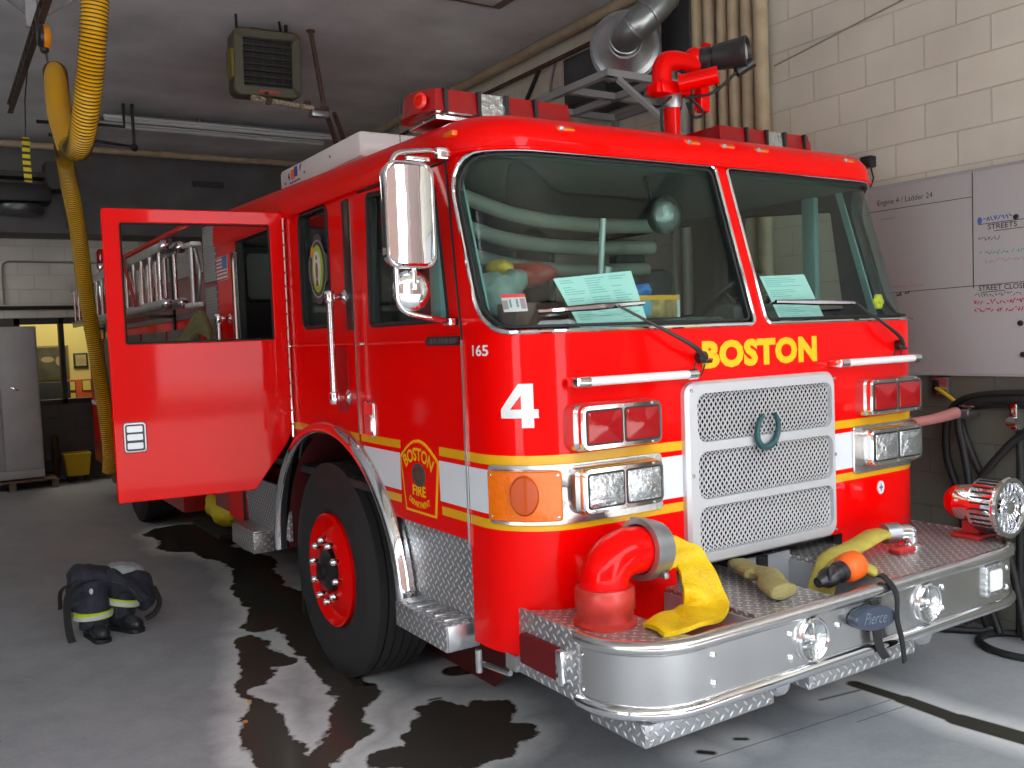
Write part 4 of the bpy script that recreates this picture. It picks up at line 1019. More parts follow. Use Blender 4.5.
# tubes added in place of curved reflections, and a clear spot lamp behind the glass
for k,(r0_,m) in enumerate(((.0,GREY),)):
    pass
for z,y in ((2.40,.85),(2.30,.95),(2.19,1.0)):
    G().tube(curve([(.10,y,z+.03),(.28,y,z-.02),(.6,y,z-.10),(1.0,y,z-.13),(1.5,y,z-.12)],8),.036,10).out('reflection_tube',pbr('pale reflection tube',(.24,.25,.22),.6),T)
for mmx in (0,1):
    for a in (.62,1.30):
        g=G().bx(.045,.085,a,a+.09,1.04,2.44,.01); g=(g.mirror(TW) if mmx else g); g.out('cab_pillar',TEAL if a<1 else DGREY,T)
    g=G().sheet([[cab(s,z,-.065) for z in (1.75,1.95,2.2,2.44)] for s in (-1.40,-1.35)],.01); g=(g.mirror(TW) if mmx else g); g.out('pillar_trim',TEAL,T)
p=cab(-.235,2.245,-.16); o=G().lathe([(.012,.07),(.05,.06),(.082,.03),(.086,.0),(.08,-.02)],p,(0,1,0),28).out('spot_lamp',BLACKP,T)
G().lathe([(.08,-.0),(.06,-.03),(.03,-.045),(.001,-.05)],p,(0,1,0),28).lathe([(.08,-.002),(.084,-.012),(.08,-.022)],p,(0,1,0),28).out('spot_lens',pbr('dim lamp glass',(.20,.23,.23),.15,.6,coat=.5,bump=.5,bump_scale=30),o)
G().tube([p+Vector((0,.06,0)),p+Vector((.0,.12,.18))],.012,6).out('spot_stalk',BLACKP,o)
p=cab(-.62,2.12,-.2); G().tube([p+Vector((.06,.02,.10)),p+Vector((.05,.05,-.22))],.014,8).tube([p+Vector((.08,.03,-.10)),p+Vector((.06,.05,-.26))],.022,8).out('map_lamp',pbr('lamp stalk',(.35,.4,.4),.4,.3),T)
# ---- pump panel and hose body behind the cab
g=G().bx(.03,2.48,3.86,4.30,.55,2.60,.01); o=g.out('pump_module',DRED,T)
G().bx(.012,.03,3.88,4.19,2.22,2.62).out('tread_strip',DIA,o); G().bx(.012,.03,3.88,4.19,1.0,2.18).out('pump_panel',DIA2,o)
g=G().bx(.02,2.49,4.32,10.15,.62,1.98,.015); hb=g.out('hose_body',RED,T)
G().bx(.02,.30,4.32,10.15,1.98,2.02).bx(2.2,2.49,4.32,10.15,1.98,2.02).out('body_rail',DIA2,hb)
G().bx(.30,2.2,4.3,4.36,1.98,2.62).out('bed_bulkhead',DRED,hb)
G().bx(.3,.36,4.36,10.1,1.98,2.40).bx(2.14,2.2,4.36,10.1,1.98,2.40).out('bed_side',DRED,hb)
for k in range(5):
    y0=4.45+k*1.12; G().bx(.006,.02,y0,y0+1.02,1.25,1.9,.004).out('roll_door',pbr('dim shutter',(.12,.10,.10),.5,.4),hb)
G().bx(.012,.02,4.34,10.14,1.08,1.13).out('body_stripe',WHT,hb)
G().bx(.05,.35,9.9,10.1,2.02,2.72).out('light_pylon',CHROME,hb)
for (x,y) in ((.16,9.35),):
    G().lathe([(.11,0),(.115,.02),(.115,.12),(.10,.14)],(x,y,2.68),(0,0,1),24,True).out('beacon_base',CHROME,hb)
    G().lathe([(.105,0),(.105,.13),(.085,.17),(.001,.18)],(x,y,2.82),(0,0,1),24).out('beacon',REDL,hb)
    G().cyl((x,y,1.98),(x,y,2.68),.03).out('beacon_post',BLACKP,hb)
for y in (5.2,8.8): G().bx(-.2,.02,y,y+.06,2.0,2.03).bx(.0,.018,y,y+.06,1.9,2.66).out('ladder_bracket',BLACKP,hb)
G().bx(.02,.5,9.2,10.15,.35,.62).out('rear_skirt',DRED,hb); G().bx(.02,.5,5.3,6.6,.35,.62).out('rear_skirt',DRED,hb)
G().bx(.06,.5,4.36,5.2,.27,.30).out('stowage_tray',DARK,T)
G().tube([(.2,7.9,.40),(-.06,7.75,.38),(-.13,7.7,.40)],.06,14).out('tailpipe',RUST,T)

# ================================================================== loose things on and around the engine
def scribble(g,mp,off,u0,v0,w,h,seed,th=None):
    """hand-written strokes too small to read"""
    rnd=random.Random(seed); th=th or h*.16; n=max(2,int(w/(h*.75)))
    for k in range(n):
        if rnd.random()<.12: continue
        a=u0+w*k/n; cw=w/n*.75
        pts=[(a+cw*rnd.random(),v0+h*rnd.random()) for _ in range(3)]
        pts=[(a,v0+h*rnd.choice((0,.5,1))),(a+cw*.5,v0+h*rnd.random()),(a+cw,v0+h*rnd.choice((0,.5,1)))]
        for p,q in zip(pts,pts[1:]):
            dx,dy=q[0]-p[0],q[1]-p[1]; L=math.hypot(dx,dy) or 1; nx,ny=-dy/L*th/2,dx/L*th/2
            g.add([mp(p[0]+nx,p[1]+ny,off),mp(q[0]+nx,q[1]+ny,off),mp(q[0]-nx,q[1]-ny,off),mp(p[0]-nx,p[1]-ny,off)],[(0,1,2,3)])
    return g
# yellow supply hose folded out of the elbow
rows=[]
def strip(secs,n=7,m=9):
    out=[]
    A=curve([s[0] for s in secs],n); B=curve([s[1] for s in secs],n)
    for a,b in zip(A,B): out.append([a.lerp(b,j/(m-1)) for j in range(m)])
    return out
secs=[((.49,-.205,.995),(.505,-.205,.865)),((.575,-.212,.967),(.528,-.212,.868)),((.645,-.225,.925),(.534,-.225,.865)),((.662,-.26,.877),(.517,-.26,.833)),((.652,-.32,.805),(.490,-.305,.80)),((.615,-.40,.752),(.505,-.275,.748)),((.52,-.46,.742),(.47,-.29,.742)),((.39,-.475,.742),(.40,-.30,.742)),((.25,-.465,.741),(.265,-.335,.741))]
R=strip(secs)
for i,r in enumerate(R):
    for j,p in enumerate(r): p+= Vector((0,.004*math.sin(j*1.3+i*.35),.005*math.sin(i*.55+j*.6)))
tag(G().sheet(R,.016).out('supply_hose',YHOSE,None,60),'flat yellow supply hose folded out of the red intake elbow','hose')
# short folded olive hose on the middle deck plate
def flat_tube(pts,w,h): return pts
g=G(); g.tube(curve([(1.03,-.05,.77),(.97,-.16,.775),(.93,-.24,.777)],6),.046,14,flat=(.55,1.1),up=(0,0,1)); g.tube(curve([(.96,-.20,.78),(.94,-.30,.783),(.88,-.37,.772),(.86,-.44,.764)],6),.06,16,flat=(.55,1.1),up=(0,0,1),rfun=lambda t,l:.043+.014*t)
tag(fuse(g,.007,4,.004,16).out('folded_hose',OLIVE,None,60),'short olive hose folded flat on the bumper deck before the grille','hose')
# attack hose, outlet to nozzle
g=G().tube(curve([(1.79,-.188,.80),(1.74,-.185,.80),(1.66,-.19,.785),(1.54,-.21,.775),(1.42,-.23,.772),(1.33,-.26,.74),(1.24,-.28,.63),(1.16,-.30,.61)],8),.05,16,flat=(.5,1.15),up=(0,0,1))
g.tube(curve([(1.40,-.43,.742),(1.36,-.39,.77),(1.30,-.34,.78),(1.27,-.31,.74)],6),.045,14,flat=(.5,1.2),up=(0,0,1))
at_=tag(g.out('attack_hose',LIME,None,60),'pale yellow hose on the bumper ending in an orange nozzle','hose')
n0=Vector((1.265,-.425,.79)); na=Vector((-.97,.02,-.16)).normalized()
g=G().lathe([(.03,-.045),(.046,-.042),(.056,-.025),(.059,.0),(.056,.012),(.059,.025),(.054,.045),(.044,.056),(.03,.06)],n0,na,24); no_=g.out('nozzle_bumper',ORANGE,at_)
G().lathe([(.03,.05),(.042,.055),(.042,.08),(.034,.085),(.032,.11),(.04,.12),(.038,.155),(.026,.17),(.02,.20),(.001,.20)],n0,na,20).box(n0+na*.15+Vector((.0,-.025,.025)),(.04,.016,.055),.005).out('nozzle',BLACKP,at_)
# webbing strap over the bumper
def ribbon(pts,w,th,ax): 
    P=curve(pts,6); return G().sheet([[p-Vector(ax)*w/2,p,p+Vector(ax)*w/2] for p in P],th)
tag(ribbon([(1.36,-.47,.742),(1.335,-.50,.756),(1.325,-.53,.757),(1.335,-.572,.70),(1.335,-.575,.60),(1.36,-.575,.52),(1.385,-.57,.42)],.042,.006,(.95,.3,0)).out('webbing_strap',BLACK,None,60),'black webbing strap hanging loose over the polished bumper front','strap')
tag(ribbon([(1.235,-.548,.685),(1.235,-.552,.64),(1.235,-.556,.56),(1.25,-.56,.50),(1.285,-.56,.455)],.045,.006,(1,0,0)).out('badge_strap',BLACK,None,60),'short black strap behind the oval badge on the bumper','strap')
# horseshoe on the grille
hs=[(1.275+.062*math.cos(t)*(1-.12*max(0,math.sin(t))),1.315-.0+.07*math.sin(t)) for t in [PI*.72-PI*2*0+ (2*PI-.44*PI)*i/30+.0 for i in range(31)]]
hs=[]
for i in range(33):
    t=PI*.68+(2*PI-.36*PI)*i/32; hs.append((1.203+.064*math.cos(t)+.01*math.sin(t),1.312+.074*math.sin(t)))
P=[front(x,z,.05) for x,z in hs]
g=G().tube(P,.013,8,flat=(1,1),rfun=lambda t,l:.015-.005*abs(2*t-1)); ho=tag(g.out('horseshoe',pbr('dark teal enamel',(.012,.075,.085),.45,noise_amt=.3,noise_scale=30),None),'dark teal horseshoe hung open end up on the upper grille panel','horseshoe')
# papers and clutter on the dashboard
def paper(q,lab,seed,cols):
    mp=lambda u,v,o:(Vector(q[0])*(1-u)+Vector(q[1])*u)*(v)+(Vector(q[3])*(1-u)+Vector(q[2])*u)*(1-v)+Vector((0,-o,0))
    g=G().slab(rrect(0,1,0,1,.001),mp,0,.003,1,back=True); o=tag(g.out('paper_sheet',PAPER),lab,'paper','printed sheets in the windscreen')
    g=G(); rnd=random.Random(seed)
    for c in range(cols):
        for k in range(20):
            v=.93-k*.044; w=(.92/cols)*rnd.uniform(.35,.85)
            if rnd.random()<.18: continue
            u=.05+c*.93/cols; g.patch([(u,v),(u+w,v),(u+w,v+.016),(u,v+.016)],mp,.004,1,1)
    g.out('printed_lines',pbr('print teal',(.30,.60,.62),.7),o); return o
def onglass(s,z): return tuple(cab(s,z,-.05))
paper([onglass(-.985,1.952),onglass(-.60,1.985),onglass(-.575,1.762),onglass(-.905,1.757)],'larger pale blue printed sheet behind the near windscreen wiper',3,3)
paper([onglass(.125,1.965),onglass(.425,1.975),onglass(.485,1.77),onglass(.185,1.765)],'smaller pale blue printed sheet by the steering wheel',5,1)
bxm=G().bx(.80,1.10,.33,.43,1.80,1.90,.004); bo_=tag(bxm.out('carton',pbr('carton tan',(.55,.36,.14),.6,noise_amt=.6,noise_scale=22)),'colourful printed carton lying on the dashboard beside the blue sheet','box')
G().bx(.802,.93,.326,.331,1.81,1.875).out('carton_print',pbr('print sky blue',(.12,.45,.75),.5),bo_); G().bx(.802,1.098,.325,.331,1.878,1.897).out('carton_band',pbr('print orange',(.85,.42,.03),.5),bo_); G().bx(1.085,1.1,.326,.331,1.80,1.9).out('carton_edge',WHITE,bo_)
tag(fuse(G().ball((.86,.39,1.915),(.05,.04,.03)).ball((.93,.38,1.92),(.05,.04,.028)),.01,4,.012,18).out('blue_glove',pbr('blue nitrile',(.04,.20,.65),.5)),'crumpled blue gloves lying on top of the dashboard carton','gloves')
sk=fuse(G().ball((.42,.62,2.0),(.14,.10,.055)).ball((.53,.62,2.01),(.1,.1,.05)),.016,4,.02,9).out('snack_bag',pbr('red snack bag',(.45,.05,.03),.35,noise_amt=.3,noise_scale=12)); tag(sk,'red and yellow snack bag on the dashboard behind the larger sheet','bag')
fuse(G().ball((.33,.60,2.03),(.06,.07,.04)),.012,3,.01,12).out('bag_end',pbr('yellow foil',(.75,.5,.05),.35),sk)
tag(fuse(G().ball((.25,.5,1.90),(.12,.09,.105)).ball((.33,.48,1.97),(.05,.06,.06)),.016,4,.02,10).out('plastic_bag',pbr('grey green plastic',(.30,.38,.36),.4)),'crumpled grey plastic bag at the near end of the dashboard','bag')
tag(G().bx(.17,.42,.24,.38,1.775,1.87,.005).out('clipboard_box',pbr('brown folder',(.13,.05,.04),.6)),'brown document box low on the dashboard beside the larger sheet','box')
fl_=G()
for k in range(6): t=2*PI*k/6; fl_.ball((2.20+.022*math.cos(t),.10,1.845+.022*math.sin(t)),(.018,.012,.018),10,6)
fl_.ball((2.20,.095,1.845),.014,10,6); tag(fl_.out('yellow_flower',pbr('yellow plastic',(.85,.72,.02),.4)),'small yellow flower ornament low in the windscreen corner','ornament')
# ladders on the side of the body
def ladder(x,y0,y1,z0,z1,lab,nr,col):
    c=thing('ladder',lab,'ladder',(x,(y0+y1)/2,z0),'ladders hung along the engine')
    for z in (z0,z1):
        g=G().box((x,(y0+y1)/2,z),(.035,y1-y0,.075),.008); r=g.out('rail',col,c)
        G().lathe([(.001,-.03),(.042,-.03),(.048,0),(.042,.03),(.001,.03)],(x,y0,z),(1,0,0),18).out('rail_end',WHITE if False else CHROME,r)
    for k in range(nr):
        y=y0+.2+(y1-y0-.4)*k/(nr-1); G().cyl((x,y,z0),(x,y,z1),.017,seg=10).out('rung',CHROME,c)
    return c
ladder(-.15,4.72,10.05,2.10,2.545,'aluminium ladder on the outer side of the engine body, longer one',15,ALU)
ladder(-.045,4.66,9.6,2.10,2.53,'aluminium ladder tucked between the outer ladder and the body',14,ALU)
pk=G().tube([(-.10,4.15,2.64),(-.06,7.4,2.66)],.022,10); pk.tube([(-.06,7.4,2.66),(-.055,8.4,2.665)],.016,8); p_=tag(pk.out('pike_pole',RED),'red pike pole lying along the top of the ladders','pole')
tag(ribbon([(-.185,6.35,2.60),(-.20,6.05,2.45),(-.195,5.85,2.25),(-.185,5.75,2.12)],.09,.012,(0,1,0)).out('ladder_strap',pbr('red strap',(.55,.02,.02),.6),None,60),'red strap wrapped slantwise round the outer ladder','strap')
dl=thing('folding_ladder','short folding ladder standing upright near the crew cab','ladder',(-.02,4.25,2.06))
G().cyl((-.03,4.36,2.06),(-.03,4.36,2.50),.022,seg=12).out('rail',ALU,dl); G().bx(-.07,.01,4.22,4.5,2.05,2.085,.01).out('end_bracket',WHITE,dl); G().bx(-.07,.01,4.22,4.5,2.50,2.53,.01).out('end_bracket',WHITE,dl); G().tube(curve([(-.02,4.28,2.48),(-.02,4.2,2.35),(-.02,4.22,2.2),(-.02,4.3,2.08)],6),.012,8).out('rope_loop',GALV,dl)
g=G()
for k in range(7): g.tube(curve([(-.115-.006*(k%2),4.75-.05*k,1.78),(-.11-.006*(k%2),4.3-.035*k,1.80+.024*k),(-.10,3.95-.01*k,1.86+.022*k),(-.085,3.68+.01*k,1.80+.012*k)],6),.021,8,flat=(.9,1.0))
tag(g.out('crosslay_hose',pbr('drab hose',(.22,.20,.09),.85),None,60),'bundle of drab hose bulging beside the flag panel','hose')
tag(fuse(G().ball((.25,4.85,.455),(.16,.26,.13)).ball((.2,4.62,.425),(.12,.18,.10)),.03,3,.03,6).out('hydrant_bag',pbr('yellow bag',(.7,.6,.02),.6)),'yellow bag stowed low under the engine behind the crew step','bag')
# ================================================================== overhead gear
def up_tube(name,pts,r,m,lab,cat,group=None,seg=10,rb=0,**k):
    return tag(G().tube(bend(pts,rb) if rb else pts,r,seg,**k).out(name,m,None,50),lab,cat,group)
# exhaust hose in two runs over a saddle
path=spaced(curve([(-.755,3.0,4.52),(-.812,3.0,3.80),(-.842,3.1,3.42),(-.868,3.35,3.09),(-.875,3.68,3.025),(-.90,3.98,3.22),(-.90,4.15,3.50),(-.885,4.32,3.67),(-.85,4.6,3.67),(-.74,5.3,3.55),(-.60,6.35,3.42),(-.47,6.85,2.95),(-.37,7.25,2.30),(-.27,7.40,1.5),(-.20,7.52,.75),(-.205,7.60,.48)],20),.0053)
eh=tag(G().tube(path,.072,16,rfun=lambda t,l:.072+.006*math.cos(2*PI*l/.021)).out('exhaust_hose',EXH,None,80),'yellow ribbed exhaust hose looping from the ceiling to the tailpipe','hose')
sd=spaced(curve([(-.895,3.80,3.05),(-.912,4.03,3.31),(-.908,4.14,3.50),(-.895,4.27,3.63),(-.87,4.42,3.67)],10),.02)
sg=G(); rows=[]
for i,p in enumerate(sd):
    t=(sd[min(i+1,len(sd)-1)]-sd[max(i-1,0)]).normalized(); x=Vector((1,0,.0)); nrm=x.cross(t).normalized()
    rows.append([p+x*(.064*math.cos(a))+nrm*(.088*math.sin(a)) for a in [PI*(-.05)+PI*1.1*k/10 for k in range(11)]])
so_=thing('hose_saddle','yellow plastic saddle carrying the exhaust hose under its balancer','saddle',tuple(sd[10]))
G().sheet(rows,.012).out('saddle_shell',pbr('yellow plastic',(.72,.38,.01),.5),so_,60)
G().cyl((-.925,4.28,3.70),(-.95,4.25,3.83),.008,seg=6).ball((-.95,4.25,3.80),.03,12,8).out('saddle_hook',BLACKP,so_)
bl=thing('balancer','orange and black tool balancer hung under the ceiling rail','balancer',(-.95,4.25,3.93))
G().lathe([(.001,-.035),(.06,-.035),(.078,-.02),(.082,.0),(.001,.0)],(-.955,4.25,3.885),(1,0,0),26).out('drum',BLACKP,bl)
G().lathe([(.082,0),(.082,.022),(.07,.042),(.035,.05),(.001,.05)],(-.955,4.25,3.885),(1,0,0),26).out('cover',pbr('orange case',(.9,.33,.01),.4),bl)
G().cyl((-.95,4.25,3.95),(-.95,4.25,4.005),.012,seg=8).cyl((-.95,4.25,3.83),(-.95,4.25,3.79),.006,seg=6).out('hanger_eye',BLKI,bl)
rl=thing('hose_rail','long brown ceiling rail that carries the exhaust hose','rail',(-.95,5.,4.05))
G().bx(-.972,-.928,1.6,7.1,4.09,4.105).bx(-.955,-.945,1.6,7.1,4.02,4.1).bx(-.972,-.928,1.6,7.1,4.01,4.022).out('rail_beam',RUST,rl)
for k in range(26): G().box((-.95,1.8+k*.205,4.058),(.04,.03,.066),.004).out('rail_clip',BLKI,rl)
G().bx(-1.0,-.93,4.75,4.79,4.1,4.55).out('drop_strut',pbr('pale strut',(.45,.47,.48),.5,.4),rl); G().cyl((-1.5,4.77,4.55),(-1.0,4.77,4.2),.012,seg=6).cyl((-.4,4.77,4.55),(-.93,4.77,4.15),.008,seg=6).out('brace',GALV,rl)
ct_=tag(ribbon([(-1.0,5.3,3.42),(-1.005,5.3,3.26),(-1.0,5.31,3.08)],.055,.004,(1,.2,0)).out('caution_tag',striped('yellow and black tape',(.75,.65,.02),(.03,.03,.02),.05,.4)),'yellow and black tape strip hanging from the brown ceiling rail','tag')
G().tube([(-.95,5.3,4.012),(-.99,5.3,3.7),(-1.0,5.3,3.42)],.005,6).out('tag_cord',BLACK,ct_)
hf=thing('hose_hanger','black iron hanger frame under the ceiling by the exhaust hose','hanger',(.1,8.45,4.3))
G().tube([(.30,8.47,4.55),(.30,8.47,4.29),(.0,8.5,4.30),(-.6,8.4,4.25)],.019,8).out('hanger_rod',BLKI,hf); G().tube([(.39,8.45,4.55),(.39,8.45,4.07),(.1,8.45,4.09),(-.5,8.3,4.10)],.019,8).ball((.39,8.45,4.06),.045,10,8).ball((-.1,8.42,4.09),.05,10,8).out('hanger_rod',BLKI,hf)
# unit heater
uh=thing('unit_heater','olive ceiling-hung unit heater with a black slatted front','heater',(.92,5.25,3.95))
RX=Matrix.Translation((.91,5.22,4.20))@Matrix.Scale(.97,4)@Matrix.Rotation(-.10,4,'Z')@Matrix.Rotation(.10,4,'X')
def hx(u,v,o): return RX@Vector((u,-o,v))
g=G().slab(rrect(-.30,.30,-.29,.29,.075),hx,-.24,.0,3,.02,back=True); g.out('casing',pbr('olive hammered paint',(.055,.05,.028),.5),uh)
G().slab(rrect(-.302,.302,-.292,.292,.075),hx,-.02,.03,2,.012,back=True).out('front_frame',pbr('olive front paint',(.085,.076,.045),.5),uh)
G().slab(rrect(-.215,.215,-.205,.215,.01),hx,.028,.032,1).out('grille_void',DARK,uh)
g=G()
for k in range(8):
    z=-.19+k*.054; g.add([hx(u,z+dz,o) for u in (-.215,.215) for dz,o in ((0,.032),(.006,.05),(.024,.044),(.018,.03))],[(0,1,5,4),(1,2,6,5),(2,3,7,6),(0,4,7,3),(0,3,2,1),(4,5,6,7)])
for k in range(4): u=-.13+.087*k; g.add([hx(u+d,v,.04) for d,v in ((0,-.205),(.008,-.205),(.008,.215),(0,.215))],[(0,1,2,3)])
g.out('slat',pbr('dark slat',(.035,.032,.028),.5),uh)
G().slab(rrect(-.08,.10,-.262,-.236,.004),hx,.03,.036,1).out('red_plate',pbr('red plate',(.5,.04,.03),.5),uh)
g=G(); g.cyl(hx(-.24,.27,-.1),(.62,5.1,4.55),.011,seg=8); g.cyl(hx(.16,.27,-.1),(1.0,5.12,4.55),.011,seg=8); g.cyl(hx(.19,.27,-.05),(1.06,5.12,4.52),.016,seg=8); g.box(hx(.0,.3,-.1),(.24,.05,.03),.004); g.out('hanger_rod',BLKI,uh)
G().bx(.59,.62,5.2,5.35,4.05,4.3,.01).out('yellow_bracket',pbr('dull yellow',(.20,.165,.03),.6),uh)
hp=thing('heater_piping','rusty piping under and beside the unit heater','pipe',(1.35,5.25,3.85))
g=G().cyl((1.315,5.2,4.54),(1.42,5.22,3.86),.022,seg=10); g.lathe([(.04,0),(.04,.012)],(1.315,5.2,4.53),(0,0,1),14,True); g.out('riser',RUST,hp)
g=G().tube([(.86,5.12,3.93),(.87,5.12,3.86),(1.42,5.22,3.84)],.02,8); g.ball((.87,5.12,3.86),.04,10,8); g.ball((1.25,5.2,3.88),.04,10,8); g.ball((1.42,5.22,3.86),.045,10,8); g.out('branch',RUST,hp)
G().tube([(.72,5.1,3.86),(1.3,5.19,3.85)],.026,8).out('lagging',pbr('flaking lagging',(.5,.42,.3),.9,noise_amt=.8,noise_scale=30),hp)
G().bx(1.28,1.44,5.16,5.26,3.78,3.83,.006).out('clamp',GALV,hp)
g=G().tube([(1.44,5.24,3.84),(1.75,5.7,3.55),(2.2,6.4,3.0)],.022,8).tube([(1.52,5.24,3.84),(1.85,5.7,3.56),(2.3,6.4,3.0)],.022,8); g.out('down_pipe',RUST,hp)
# ceiling lights
def fluo(x0,x1,y,z,lab):
    t=thing('ceiling_light',lab,'light',((x0+x1)/2,y,z),'fluorescent fittings')
    G().bx(x0,x1,y-.10,y+.10,z+.03,z+.085,.008).out('housing',pbr('fitting paint',(.22,.22,.22),.5),t)
    for dy in (-.17,.17):
        G().bx(x0+.02,x1-.02,y+dy-.03,y+dy+.03,z+.02,z+.05,.008).cyl((x0+.03,y+dy,z),(x1-.03,y+dy,z),.02,seg=10).out('tube',pbr('unlit tube',(.75,.78,.8),.35),t)
    G().bx(x0,x1,y-.22,y+.22,z+.05,z+.06).out('reflector',pbr('reflector grey',(.35,.35,.36),.4),t)
    for q in (-.3,.3): G().bx((x0+x1)/2+q,(x0+x1)/2+q+.04,y-.02,y+.02,z+.08,CZ).out('hanger',GALV,t)
fluo(.10,2.93,8.85,4.41,'long unlit fluorescent fitting across the ceiling behind the heater')
t=thing('ceiling_light','white fluorescent fitting at the top edge above the engine roof','light',(1.75,3.62,4.45),'fluorescent fittings')
G().bx(1.1,2.32,3.50,3.72,4.44,4.50,.008).out('diffuser',pbr('white diffuser',(.8,.82,.83),.4),t); G().bx(1.05,2.5,3.46,3.9,4.50,4.55,.008).out('housing',pbr('tan housing',(.22,.19,.14),.5),t)
up_tube('ceiling_pipe',[(-5.9,10.45,4.41),(3.38,10.45,4.41)],.045,BEIGE,'beige pipe crossing the bay just before the dark bulkhead','pipe')
g=G().bx(1.66,2.10,BY-.775,BY-.75,4.10,4.18); vt=thing('air_vent','dark slotted vent in the charcoal bulkhead','vent',(1.9,BY-.76,4.1)); g.out('vent_frame',BLKI,vt)
g=G()
for k in range(4): g.bx(1.68,2.08,BY-.785,BY-.775,4.11+k*.017,4.116+k*.017)
g.out('slat',GREY,vt)
mc=thing('ceiling_machine','dark machinery hung on the bulkhead over the back wall','machine',(-.6,BY-1.0,3.6))
G().bx(-1.1,-.25,BY-1.2,BY-.76,3.72,3.95,.02).out('machine_box',BLKI,mc); G().lathe([(.001,0),(.26,0),(.28,.04),(.28,.10),(.22,.13),(.001,.13)],(-.62,BY-1.1,3.56),(0,0,1),28).out('drum',pbr('grey drum',(.10,.11,.12),.35,.6),mc); G().bx(-.3,-.1,BY-1.2,BY-.76,3.9,4.25).cyl((-.05,BY-1.0,4.5),(-.05,BY-1.0,3.4),.02).bx(-.9,-.2,BY-1.1,BY-.8,4.05,4.12).out('bracket',pbr('machine bracket',(.05,.05,.05),.6),mc)
# ---- right wall gear
# sheet-metal blower with duct
fb=thing('exhaust_blower','round galvanised exhaust blower with a bent duct on the wall','blower',(3.0,2.85,3.9))
fc=Vector((2.93,2.80,3.945)); fa=Vector((-.62,-.78,0)).normalized()
g=G().lathe([(.001,-.20),(.24,-.20),(.262,-.18),(.262,-.02),(.275,-.015),(.275,.0),(.262,.003),(.18,.045),(.112,.095)],fc,fa,44); g.out('scroll',GALV,fb)
G().lathe([(.255,.004),(.268,.012),(.274,.008),(.268,.0),(.24,.012),(.18,.05),(.125,.10),(.116,.10)],fc,fa,44).out('inlet_ring',pbr('polished zinc',(.55,.56,.58),.36,1.,noise_amt=.2,noise_scale=6),fb)
g=G(); d0=fc+fa*.03
pts=[d0,d0+fa*.18,d0+fa*.27+Vector((.09,-.06,.08)),d0+fa*.25+Vector((.24,-.16,.26)),d0+fa*.2+Vector((.32,-.21,.50))]
g.tube(curve(pts,6),.112,24); g.out('duct',pbr('blue grey duct',(.33,.36,.37),.32,.85,noise_amt=.2,noise_scale=5),fb)
g=G(); P=curve(pts,6)
for i in (5,10,14,18): 
    t=(P[i+1]-P[i-1]).normalized(); g.lathe([(.112,-.012),(.119,-.008),(.119,.008),(.112,.012)],P[i],t,24)
g.out('duct_seam',GALV,fb); G().bx(2.92,3.12,2.80,3.0,3.612,3.72,.01).out('mount_foot',BLKI,fb)
eb=thing('electrical_box','dark grey electrical box beside the blower','box',(3.25,3.6,3.8)); G().bx(3.05,3.39,3.12,3.78,3.66,4.12,.015).out('enclosure',pbr('dark enclosure',(.045,.05,.055),.5),eb); G().bx(3.03,3.05,3.18,3.72,3.70,4.08,.006).out('box_door',pbr('dark enclosure door',(.06,.065,.07),.45),eb)
tag(G().bx(3.24,3.39,2.42,2.74,3.78,4.36,.02).out('blower_motor',pbr('dark motor',(.03,.032,.035),.5)),'dark motor housing behind the round blower','motor')
sh=thing('wall_shelf','grey steel bracket shelf on the wall under the blower','shelf',(2.95,3.1,3.6))
g=G()
SHX0,SHX1,SY0,SY1,SZ0=2.42,3.39,2.40,3.50,3.56
for x in (SHX0,2.9,SHX1-.05): g.bx(x,x+.05,SY0,SY1,SZ0,SZ0+.05)
for y in (SY0,2.9,SY1-.05): g.bx(SHX0,SHX1,y,y+.05,SZ0,SZ0+.05)
g.out('shelf_frame',pbr('grey shelf paint',(.32,.33,.34),.45),sh)
for y in (SY0,SY1-.05): G().tube([(SHX0+.1,y+.025,SZ0),(3.38,y+.025,SZ0-.5)],.028,6).bx(3.34,3.39,y,y+.05,SZ0-.6,SZ0).out('brace',pbr('grey shelf brace',(.30,.31,.32),.45),sh)
# vertical pipes: pale grey ones first, then beige
ys=[2.70,2.565,2.41,2.285,2.155,2.04,1.915,1.79]
words_=['thin pale grey wall pipe standing closest to the round blower','second wall pipe from the blower, thick and pale grey','third wall pipe from the blower, thick beige','fourth wall pipe from the blower, pale beige','fifth wall pipe from the blower, thin beige','sixth wall pipe from the blower, beige','seventh wall pipe from the blower, beige','last wall pipe beside the bare block wall, thick and beige']
for k,y in enumerate(ys):
    r=(.040,.052,.05,.047,.042,.046,.046,.052)[k]
    tag(G().cyl((3.31,y,FL),(3.31,y,CZ),r,seg=18).out('wall_pipe',pbr('pale grey pipe paint',(.42,.42,.40),.45) if k<2 else BEIGE,None),words_[k],'pipe','vertical pipes on the side wall')
g=tag(G().tube([(3.28,2.95,4.47),(3.28,11.7,4.40)],.05,12).out('ceiling_conduit',BEIGE),'beige pipe running along the top of the side wall','pipe')
tag(G().tube([(3.34,3.0,4.30),(3.34,11.6,4.26)],.022,8).out('wall_conduit',RUST),'thin brown conduit under the beige pipe along the side wall','pipe')
tag(G().tube([(3.374,4.6,4.3),(3.374,5.7,3.2)],.02,8).out('diagonal_conduit',BLKI),'black conduit slanting down the side wall behind the light bar','pipe')
tag(G().tube(bend([(3.386,4.35,4.3),(3.386,4.45,4.1),(3.386,4.45,2.6)],.08),.014,8).out('thin_conduit',GALV),'thin grey conduit dropping down the side wall behind the engine roof','pipe')
tag(G().tube([(3.385,1.74,3.57),(3.385,1.2,3.64),(3.385,.73,3.70),(3.385,-.4,3.83)],.006,6).out('wall_cable',pbr('beige cable',(.30,.27,.22),.6)),'thin cable tacked slantwise across the block wall','cable')
